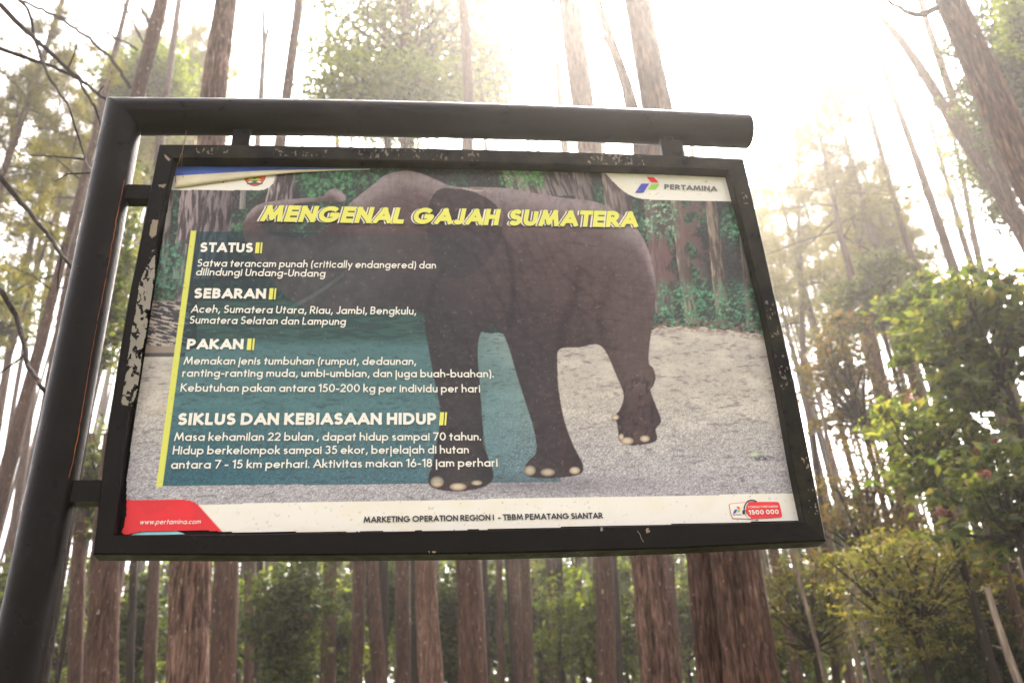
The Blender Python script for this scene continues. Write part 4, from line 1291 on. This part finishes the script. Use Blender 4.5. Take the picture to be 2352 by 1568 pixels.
tree("slim upright trunk between the two big washed-out trunks", [(1375, 640, 16), (1388, 240, 12), (1394, 0, 11)], 22, 1, BARK_FAR, 32, ST)
tree("left of two thin parallel stems right of the biggest trunk above the beam", [(1620, 640, 16), (1549, 244, 10), (1517, 0, 7)], 21, 1, BARK_FAR, 33, (26, .05, .5), extra=[[(1536, 120, 4, 0), (1524, 60, 3, 0), (1520, 10, 2, 0)]])
tree("right of two thin parallel stems right of the biggest trunk above the beam", [(1630, 640, 15), (1575, 244, 10), (1549, 0, 7)], 21.5, 1, BARK_FAR, 33, (26, .05, .5), extra=[[(1554, 45, 4, 0), (1570, 22, 3, 0), (1582, 0, 2, 0)]])

# ------------------------------------------------------------------ trunks seen only under the sign
for lab, pts, Y, m in (
    ("wide brown trunk just right of the black post under the frame", [(236, 1568, 72), (243, 1290, 66)], 11.5, BARK_MID),
    ("dim trunk against the right edge of the black post, low down", [(172, 1568, 34), (182, 1290, 32)], 15, BARK_MID),
    ("thin dark stem between the wide brown and the pinkish trunk", [(298, 1568, 18), (308, 1290, 17)], 18, BARK_DARK),
    ("narrow mossy trunk touching the left side of the pinkish trunk", [(345, 1568, 30), (356, 1290, 26)], 19, BARK_MID),
    ("slim straight trunk right of the pinkish pair under the sign", [(572, 1568, 24), (576, 1290, 22)], 20, BARK_MID),
    ("near-black crooked stem leaning behind the slim straight trunk", [(588, 1568, 16), (596, 1290, 15)], 21, BARK_DARK),
    ("clean reddish trunk right of the dark bush under the sign", [(754, 1568, 36), (758, 1290, 31)], 17, BARK_MID),
    ("left trunk of the close pair under the sign's middle", [(816, 1568, 32), (824, 1290, 28)], 18, BARK_MID),
    ("right trunk of the close pair under the sign's middle", [(868, 1568, 36), (853, 1290, 30)], 17, BARK_MID),
    ("pale speckled trunk, the broadest under the middle of the sign", [(990, 1568, 60), (975, 1290, 48)], 12.5, BARK_PALE),
    ("black stem hugging the right side of the straight brown trunk", [(1118, 1568, 15), (1112, 1290, 13)], 20, BARK_DARK),
    ("narrow stem between the brown trunk and the crossing pair", [(1152, 1568, 19), (1146, 1290, 16)], 22, BARK_MID),
    ("left one of the touching pair right of the sign's middle", [(1196, 1568, 28), (1182, 1290, 24)], 19, BARK_MID),
    ("right one of the touching pair right of the sign's middle", [(1216, 1568, 28), (1204, 1290, 24)], 18, BARK_MID),
    ("black stem beside the reddish trunk right of the sign's middle", [(1292, 1568, 16), (1286, 1290, 14)], 22, BARK_DARK),
    ("thin stem in the yellow-green gap under the sign", [(1340, 1568, 17), (1328, 1290, 13)], 24, BARK_MID),
    ("dark stem left of the rough pale-ridged trunk", [(1424, 1568, 18), (1411, 1290, 14)], 20, BARK_DARK),
    ("grey stem right of the rough pale-ridged trunk", [(1556, 1568, 24), (1538, 1290, 18)], 19, BARK_MID),
    ("reddish stem right of the thickest trunk, half behind yellow leaves", [(1830, 1568, 26), (1779, 1272, 22)], 17, BARK_MID)):
    tree(lab, pts, Y, 1, m, at(pts[1][0], 1000, Y)[2], (8, .05, .5), group="pine trunks seen under the sign")

# ------------------------------------------------------------------ pines at the left edge
tree("pine leaning in from the left edge behind the post, reddish at its foot", [(20, 1060, 36), (95, 786, 25), (163, 527, 19), (235, 250, 14)], 17, 1, BARK_MID, 27, ST, [(700, 200, 's', .9)])
tree("pine at the far left edge with tufted boughs, top bent right", [(-30, 520, 20), (7, 400, 16), (90, 157, 14), (140, 10, 12)], 18, 1, BARK_MID, 27, ST, [(420, 60, 'p', .9)])
tree("thin pine at the left edge rising out of low green tufts", [(-8, 1000, 20), (24, 800, 17), (70, 560, 13), (110, 380, 9)], 24, 0, BARK_FAR, 24, ST, [(640, 330, 'p', .9)])
tree("straight thin pine left of the post at half height", [(62, 1000, 18), (92, 760, 15), (130, 520, 10), (150, 390, 6)], 27, 0, BARK_FAR, 27, ST, [(660, 380, 's', .9)])
tree("tilted slender stem crossing the straight ones left of the post", [(-10, 930, 10), (60, 700, 9), (130, 480, 7)], 22, 0, BARK_FAR, 22, ST, [(820, 560, 's', .7)])
tree("slender pine close to the post's left side, low", [(60, 1240, 26), (86, 1040, 22), (112, 880, 18)], 20, 1, BARK_MID, 22, ST)
tree("pine with spreading tufts above the left edge's middle", [(-60, 760, 16), (-20, 560, 12), (30, 300, 8), (55, 190, 4)], 22, 0, BARK_FAR, 22, ST, [(520, 170, 'p', 1.1)])
tree("distant pine top left of the beam's corner", [(180, 640, 11), (205, 400, 8), (228, 240, 5), (240, 130, 3)], 30, 0, BARK_FAR, 40, ST, [(420, 130, 's', 1.2)])
tree("distant tufted pine between the post and the left edge", [(90, 560, 9), (122, 330, 6), (150, 150, 3)], 32, 0, BARK_FAR, 44, ST, [(500, 160, 'p', 1.3)])

# dead boughs reaching in from the left: they belong to a pine just outside the view
tl_ = at(-340, 700, 5.2)
root = thing("pine_tree", "near pine outside the left edge whose dark dead boughs reach into the view", "tree", (tl_[0], tl_[1], 0))
bs = np.array([tl_[0], tl_[1], 0.])
Pq, Rq = np.array([[tl_[0], tl_[1], -.2], [tl_[0] + .1, tl_[1], 3], [tl_[0] - .05, tl_[1], 7], [tl_[0], tl_[1], 11]]), [.21, .18, .15, .11]
V, F, cav, Pq, Rq = trunk_mesh(Pq, Rq, 1, 77)
mesh("trunk", V, F, BARK_MID, root, True, None, bs)
for bp in ([(-330, -60, 26), (-150, -50, 17), (0, 10, 12), (52, 66, 11), (163, 160, 9), (243, 228, 6), (290, 262, 3)],
           [(-330, 40, 22), (-140, 60, 12), (0, 111, 9), (94, 143, 8), (181, 181, 7), (223, 244, 6), (240, 300, 3)],
           [(-330, -200, 16), (-80, -120, 10), (66, 21, 7), (80, 80, 7), (115, 174, 6), (157, 261, 5), (198, 365, 4), (212, 420, 2)],
           [(-330, 260, 24), (-110, 320, 15), (0, 407, 12), (45, 463, 11), (115, 543, 10), (160, 602, 8), (230, 690, 5)],
           [(-330, 520, 26), (-120, 560, 16), (0, 670, 12), (38, 729, 12), (66, 841, 11), (97, 884, 10), (160, 960, 6)]):
    q = np.random.default_rng(int(bp[2][1]) + 5)
    Pb = np.array([at(x, y, 5.2 + (.0 if i == 0 else -.2 * i + .15 * math.sin(i * 2.3))) for i, (x, y, _) in enumerate(bp)])
    Rb = np.array([w_ / 2 * axdepth(p_) / FPX for p_, (_, _, w_) in zip(Pb, bp)])
    Pb, Rb, t_ = resample(Pb, Rb, .03)
    Pb = Pb + np.stack([fbm(t_ * 3, k + 1.7) - .5 for k in range(3)], 1) * .05
    b = MB()
    b.add(*tube(Pb, Rb * (1 + .35 * (fbm(t_ * 12, 4.4) - .5)), 9))
    for k in range(3):
        i = q.integers(len(Pb) // 4, len(Pb) - 2)
        e = Pb[i] + q.normal(0, 1, 3) * [.16, .12, .12]
        b.add(*tube([Pb[i], (Pb[i] + e) / 2 + q.normal(0, .012, 3), e], [.006, .004, .002], 5))
    mesh("branch", *b.get(), BRANCH, root, True, origin=bs)

# ------------------------------------------------------------------ leaning thin pines on the right
RP = [
 ("hair-thin upright pine nearest the sign's right side", [(1874, 1062, 18), (1846, 865, 14), (1835, 546, 10), (1832, 300, 7), (1829, 130, 2)], 24, [(980, 200, 's', 1.0)]),
 ("faint short-topped pine second from the sign's right side", [(2013, 865, 25), (1965, 660, 19), (1933, 546, 15), (1874, 271, 5), (1865, 220, 2)], 21, [(560, 230, 'p', 1.1)]),
 ("pale pine third from the sign's right side, crown tufted olive", [(2093, 830, 20), (2006, 546, 15), (1962, 400, 11), (1922, 254, 6), (1908, 200, 2)], 23, [(520, 190, 'p', 1.0)]),
 ("bare thin pine leaning left in the open sky, taller than its left neighbours", [(2150, 770, 20), (2079, 546, 15), (2010, 300, 11), (1941, 70, 5), (1925, 10, 3)], 22, [(20, -120, 's', .8)]),
 ("long bare pine leaning left, thicker than its bare neighbours", [(2225, 720, 26), (2169, 546, 21), (2079, 290, 15), (1985, 35, 7), (1960, -40, 4)], 20, None),
 ("wispy stem between two long leaning pines at the right", [(2260, 690, 16), (2211, 546, 14), (2155, 348, 9), (2107, 167, 4), (2095, 120, 2)], 24, [(560, 330, 's', .9)]),
 ("stout leaning pine broken off at its top, crossing a thinner one", [(2395, 640, 34), (2333, 490, 31), (2208, 306, 30), (2110, 150, 21), (2060, 80, 17), (2040, 60, 15), (2013, 28, 5)], 14, None),
 ("pine curving up from the crossing point to the top right", [(2360, 560, 30), (2270, 400, 24), (2211, 296, 22), (2170, 174, 18), (2130, 60, 15), (2114, 0, 14)], 15, None),
 ("thin stem deep in the right tufts, half hidden", [(2120, 900, 14), (2080, 740, 12), (2040, 560, 9), (2020, 470, 3)], 27, [(640, 460, 'p', .9)]),
 ("slender stem behind the leafy tree's shoulder at the right", [(2275, 720, 18), (2240, 560, 15), (2215, 420, 11), (2170, 230, 5)], 24, [(480, 240, 's', .8)])]
for lab, pts, Y, cr in RP:
    tp = at(pts[-1][0], pts[-1][1], Y)[2]
    tree(lab, pts, Y, 1, BARK_FAR if Y > 18 else BARK_MID, None if pts[-1][2] <= 5 else tp + 5, (40, .05, .45), cr, group="thin pines leaning at the right")
tree("massive brown pine leaning across the top right corner", [(2440, 560, 76), (2352, 400, 74), (2285, 237, 72), (2192, 17, 62), (2150, -90, 56)], 8.5, 2, BARK_NEAR, 13, (16, .05, .4),
     extra=[[(2150, 20, 16, 0), (2118, 36, 14, -.1), (2093, 32, 12, -.2), (2062, 16, 9, -.3), (2037, 0, 7, -.35), (2000, -30, 5, -.4)]])
tree("dark pine trunk at the right edge beside the massive leaning one", [(2400, 560, 26), (2333, 487, 22), (2290, 370, 20), (2246, 243, 15), (2200, 100, 12)], 13, 1, BARK_MID, 20, ST)

# pale thin stems in the thicket, lower right
for lab, pts, Y, m in (
    ("whitish crooked stem just right of the thickest trunk's foot", [(1898, 1568, 9), (1860, 1420, 9), (1838, 1340, 8), (1813, 1262, 7)], 12, BARK_WHITE),
    ("hair-thin pale stem against the thickest trunk", [(1786, 1568, 6), (1765, 1400, 5), (1750, 1290, 4)], 12.5, BARK_WHITE),
    ("pinkish spotted thin trunk in the thicket right of the sign", [(2010, 1568, 20), (1978, 1420, 17), (1936, 1200, 14), (1905, 1033, 10), (1880, 900, 7)], 13, BARK_WHITE),
    ("dark straight trunk under the sign's right end", [(1922, 1568, 19), (1908, 1400, 16), (1895, 1262, 14), (1870, 1000, 10)], 15, BARK_DARK),
    ("grey snapped stem between the dark and the pinkish trunk", [(1977, 1568, 15), (1960, 1460, 13), (1943, 1366, 12)], 11.5, BARK_WHITE),
    ("grey snapped pole low at the right edge", [(2340, 1568, 19), (2304, 1470, 16), (2267, 1348, 14)], 9, BARK_WHITE),
    ("brown leaning trunk through the leafy thicket at the right edge", [(2390, 1568, 30), (2335, 1409, 25), (2233, 1033, 22), (2190, 870, 18)], 11, BARK_MID),
    ("dark trunk behind the leafy thicket right of centre", [(2230, 1330, 26), (2175, 1152, 25), (2141, 1033, 24), (2075, 760, 18)], 14, BARK_MID),
    ("broad hazy trunk behind the rusty foliage at the right", [(2090, 1250, 36), (2060, 1060, 33), (2020, 860, 28), (1985, 700, 24)], 17, BARK_MID)):
    tree(lab, pts, Y, 1, m, None, (8, .03, .25), group="stems in the thicket at the right")

# ------------------------------------------------------------------ broadleaf trees and bushes
def leafy(label, px, py, Y, rpx, mat_, n_cl, per, size, seed, shape=(1, 1, 1), group=None, name="leafy_tree", cat="tree", up=.35, aspect=.5, core=.3, spread=.23, red=0, flat=.55):
    c = at(px, py, Y)
    rad = rpx * axdepth(c) / FPX
    gz = float(ground_z(np.array(c[0]), np.array(c[1])))
    root = thing(name, label, cat, (c[0], c[1], gz), group)
    q = np.random.default_rng(seed)
    pts, cl = clump_points(n_cl, per, rad, q, shape, core, spread, flat)
    V, F = leaves(pts, size, q, up, aspect)
    ok = (V.reshape(-1, 4, 3).mean(1)[:, 2] + c[2]) > gz + .15
    V = V.reshape(-1, 4, 3)[ok].reshape(-1, 3)
    F = np.arange(len(V)).reshape(-1, 4)
    if red:
        pr, _ = clump_points(red, 22, rad * .95, q, shape, .75, .05)
        pr = pr[pr[:, 1] < .2 * rad] if len(pr) else pr
        V2, F2 = leaves(pr, size * .75, q, up, .3)
        cr = mesh_multi("crown", [(V, F, mat_), (V2, F2, LEAF_RED)], root)
    else:
        cr = mesh("crown", V, F, mat_, root)
    cr.location = (0, 0, c[2] - gz)
    b = MB()
    base = np.array([0, 0, c[2] - gz - rad * shape[2] * .55])
    b.add(*tube([[.05 * rad, 0, -.2], [.02 * rad, .03, base[2] * .5], base], [.045 + .03 * rad, .04 + .022 * rad, .02 + .02 * rad], 10))
    pick = cl[q.permutation(len(cl))[:min(44, len(cl))]] + [0, 0, c[2] - gz]
    t = twigs(pick, base, q, .018 + .012 * rad)
    b.add(*t.get())
    mesh("trunk", *b.get(), BRANCH, root, True)
    return root

leafy("tall grey-green broadleaf tree whose crown fills the gap above the beam", 945, 40, 19, 222, LEAF_MID, 210, 95, .17, 1, (1.05, .8, 1.25), core=.2, spread=.17)
leafy("bright yellow-green low crown right over the beam, before the taller one", 890, 225, 17.5, 200, LEAF_LIME, 150, 95, .15, 2, (1.0, .6, .42), core=.1, spread=.13)
leafy("dark leafy crown at the right flank of the tall one above the beam", 1110, 190, 20, 100, LEAF_MID, 90, 80, .16, 3, (.85, .8, 1.3), core=.2)
leafy("pale green rounded crown behind the post's bend and the leaning pine", 335, 205, 22, 108, LEAF_LIME, 120, 90, .17, 4, (.95, .8, .85), core=.15)
leafy("narrow leafy tree in the slot between post and frame", 262, 640, 14, 80, LEAF_MID, 90, 80, .12, 5, (.50, .6, 4.0), core=.1)
leafy("green bush between the post and the frame's lower bracket", 205, 1120, 15, 70, LEAF_MID, 40, 70, .11, 6, (.6, .6, 2.4), core=.1)
leafy("low green bush at the left edge behind tufted stems", 20, 700, 24, 110, LEAF_MID, 60, 60, .16, 61, (1, .8, 1.4), core=.1)

leafy("big-leaved near tree with rusty tips filling the right edge", 2280, 790, 9.2, 215, LEAF_MID, 70, 52, .15, 7, (.9, .8, .95), core=.15, spread=.13, red=3)
leafy("leafy shoulder of green left of the big-leaved near tree", 2150, 720, 11.5, 120, LEAF_MID, 40, 50, .15, 71, (1, .8, .9), core=.1, spread=.15)
leafy("light green rounded crown among the pines right of the sign", 2010, 690, 17, 105, LEAF_MID, 60, 60, .18, 8, (1.0, .8, 1.0), core=.1, spread=.16)
leafy("rusty fine-leaved tree just right of the sign's frame", 1960, 880, 15, 140, LEAF_RUST, 64, 70, .11, 9, (.85, .7, 1.4), core=.1, spread=.15, flat=.25)
leafy("broad mid-green tree in the middle of the right thicket", 2130, 1010, 10.2, 165, LEAF_MID, 44, 50, .14, 10, (1, .8, 1), core=.1, spread=.15, red=2)
leafy("dark tree with red sprays low at the right edge", 2310, 1150, 9, 180, LEAF_MID, 46, 54, .13, 11, (1, .8, .95), core=.1, spread=.15, red=5)
leafy("olive feathery tree beside the sign's lower right corner", 1970, 1180, 13, 160, LEAF_RUST, 72, 80, .095, 12, (.95, .7, 1.2), core=.1, spread=.17, aspect=.28, flat=.2)
leafy("olive drooping tree right of the thickest trunk's foot", 1850, 1400, 14.5, 130, LEAF_OLIVE, 60, 80, .10, 13, (.9, .7, 1.2), core=.1, spread=.18, aspect=.3, flat=.2)
leafy("feathery olive tree low in the middle of the right thicket", 2080, 1350, 10.5, 180, LEAF_OLIVE, 70, 80, .085, 14, (1, .8, 1), core=.1, spread=.17, aspect=.3, flat=.22)
leafy("brownish feathery tree low at the right, above the grey pole", 2250, 1330, 11.5, 150, LEAF_RUST, 50, 70, .09, 72, (1, .8, .9), core=.1, spread=.16, aspect=.3, flat=.22)
leafy("shadowy tree in the lower right corner behind the grey pole", 2270, 1500, 12, 200, LEAF_DARK, 110, 80, .11, 15, (1.1, .8, .8), core=.2)
leafy("deep green leafy crown hanging in the top right corner", 2320, 150, 12, 150, LEAF_DARK, 130, 80, .11, 16, (.85, .8, 1.6), core=.1, spread=.16)
leafy("lime leaf clump at the right edge of the sky", 2340, 60, 10.2, 70, LEAF_LIME, 36, 70, .09, 17, (.8, .8, 1.2), core=.15)
leafy("dark tufted tree behind the massive leaning pine", 2270, 340, 16, 95, LEAF_MID, 90, 75, .13, 18, (.6, .8, 2.8), core=.1)

leafy("dark round bush right of the near-black crooked stem", 665, 1420, 16, 95, LEAF_DARK, 90, 85, .12, 20, (.95, .8, 1.6), core=.15, name="leafy_bush", cat="bush", red=2)
leafy("dark green bush behind the close pair under the sign", 885, 1360, 21, 80, LEAF_DARK, 60, 80, .15, 21, (.8, .8, 1.4), core=.15, name="leafy_bush", cat="bush")
leafy("dark green bush between the speckled and the brown trunk", 1028, 1440, 19, 75, LEAF_DARK, 60, 80, .13, 22, (.7, .8, 1.9), core=.15, name="leafy_bush", cat="bush")
leafy("yellow-green bush glowing left of the rough pale-ridged trunk", 1330, 1430, 22, 95, LEAF_LIME, 60, 80, .15, 23, (1, .8, 1.3), core=.15, name="leafy_bush", cat="bush")
leafy("moss green bush behind the touching pair", 1235, 1420, 24, 90, LEAF_MID, 60, 80, .17, 24, (1, .8, 1.5), core=.15, name="leafy_bush", cat="bush")
leafy("ivy-green bush at the pinkish trunk's left foot", 322, 1440, 20, 55, LEAF_DARK, 50, 75, .13, 25, (.6, .8, 2.4), core=.1, name="leafy_bush", cat="bush")
leafy("lime bush seen between the pinkish trunk and its right neighbour", 555, 1450, 26, 50, LEAF_LIME, 40, 70, .18, 26, (.7, .8, 2.4), core=.1, name="leafy_bush", cat="bush")
leafy("grey-green bush showing in the gap left of the reddish trunk", 700, 1500, 25, 110, LEAF_MID, 60, 80, .17, 27, (1, .8, 1.2), core=.15, name="leafy_bush", cat="bush")
for i, (px, Y, rp, m_, lab) in enumerate(((470, 24, 70, LEAF_DARK, "dark bush behind the broad pinkish trunk"), (610, 27, 60, LEAF_LIME, "lime-leaved bush right of the crooked black stem"),
        (780, 23, 70, LEAF_MID, "mossy bush behind the clean reddish trunk"), (945, 25, 60, LEAF_LIME, "yellowish bush left of the pale speckled trunk"), (1110, 24, 70, LEAF_DARK, "dark bush behind the straight brown trunk's foot"),
        (1165, 28, 60, LEAF_LIME, "bright bush behind the narrow stem right of the brown trunk"), (1430, 23, 70, LEAF_MID, "olive bush left of the rough pale-ridged trunk"), (1570, 24, 60, LEAF_MID, "green bush between the rough and the mossy trunk"),
        (270, 22, 70, LEAF_MID, "green bush behind the wide brown trunk near the post"), (150, 26, 80, LEAF_LIME, "pale green bush at the post's right side, low"), (30, 20, 80, LEAF_MID, "green bush in the lower left corner behind the post"), (400, 28, 60, LEAF_LIME, "lime bush left of the pinkish trunk"))):
    leafy(lab, px, 1440, Y, rp, m_, 46, 70, .17, 200 + i, (.9, .8, 2.2), core=.1, spread=.2, name="leafy_bush", cat="bush")
leafy("green bush deep behind the thickest trunk's right side", 1800, 1480, 20, 100, LEAF_MID, 60, 80, .15, 28, (.8, .8, 1.5), core=.15, name="leafy_bush", cat="bush")

# ------------------------------------------------------------------ the many slender pines farther back
q = np.random.default_rng(42)
far = []
for x0, x1, n_, ymin, lab in ((-80, 280, 32, 100, "one of the slender hazy pines far behind the left side of the post"),
                               (250, 1760, 80, 1000, "one of the many dim slender pines deep in the forest under the sign"),
                               (1780, 2420, 40, 420, "one of the slender pines deep in the forest at the right"),
                               (420, 1640, 10, 0, "one of the faint far stems showing above the beam")):
    for i in range(n_):
        x = x0 + (x1 - x0) * (i + q.random()) / n_
        Y = q.uniform(24, 46)
        yb = 1500 if ymin > 50 else 600
        vx = 1000 + q.normal(0, 60)
        lean = (vx - x) / (2900 + 1100)
        yt = ymin + q.uniform(-60, 160)
        wb = (.20 if ymin > 900 else .23) * FPX / (Y * 1.0) * q.uniform(.5, 1.15)
        pts = [(x, yb, wb), (x + lean * (yb - yt) * .5 + q.normal(0, 6), (yb + yt) / 2, wb * .72), (x + lean * (yb - yt) + q.normal(0, 10), yt, wb * .4)]
        cr = None
        if ymin < 600 and ymin > 50: cr = [(yt + q.uniform(200, 330), yt - 10, 'p' if q.random() < (.55 if x < 1000 else .25) else 's', q.uniform(.8, 1.15))]
        tree(lab, pts, Y, 0, (BARK_FAR, BARK_MID, BARK_FAR, BARK_DARK)[q.integers(4)], None if cr else at(*pts[-1][:2], Y)[2] + 4, (8, .05, .4), cr, group="slender pines farther back")

# ------------------------------------------------------------------ the wood beyond, one mass
q = np.random.default_rng(9)
pts = []
for i in range(3900):
    a = q.uniform(-.70, .70)
    Y = q.uniform(38, 90)
    x = math.tan(a) * Y
    gz = float(ground_z(np.array(x), np.array(Y)))
    el = np.interp(x / Y, [-.65, -.42, -.30, .30, .42, .7], [.25, .28, .40, .40, .34, .34])
    hmax = max(3, el * Y * (.75 + .5 * vnoise(x * .09, Y * .05, 1.0)) - gz)
    z = gz + hmax * q.random() ** .9
    s = q.uniform(.7, 1.6)
    pts.append(np.array([x, Y, z]) + q.normal(0, 1, (46, 3)) * [s, s, s * .6])
pts = np.concatenate(pts)
V, F = leaves(pts, .55, q, .3, .6)
tag(mesh("distant_forest", V, F, LEAF_WOOD), "far wood of mixed green crowns on the rising slope", "forest", kind='stuff')

# ------------------------------------------------------------------ thin scattering volume between the trees, added to imitate veiling glare round the sun
HM = bpy.data.materials.new("glare_air")
HM.use_nodes = True
n = HM.node_tree
n.nodes.remove(n.nodes["Principled BSDF"])
vv = n.nodes.new("ShaderNodeVolumePrincipled")
vv.inputs["Color"].default_value = (.97, .925, .88, 1)
vv.inputs["Density"].default_value = 0.0021
vv.inputs["Anisotropy"].default_value = 0.84
n.links.new(vv.outputs[0], n.nodes["Material Output"].inputs["Volume"])
x0, x1, y0, y1, z0, z1 = -265, 265, -65, 305, -2.0, 62
V = [(x, y, z) for x in (x0, x1) for y in (y0, y1) for z in (z0, z1)]
hz = mesh("glare_haze", V, [[0, 1, 3, 2], [4, 6, 7, 5], [0, 4, 5, 1], [2, 3, 7, 6], [0, 2, 6, 4], [1, 5, 7, 3]], HM)
tag(hz, kind='stuff')
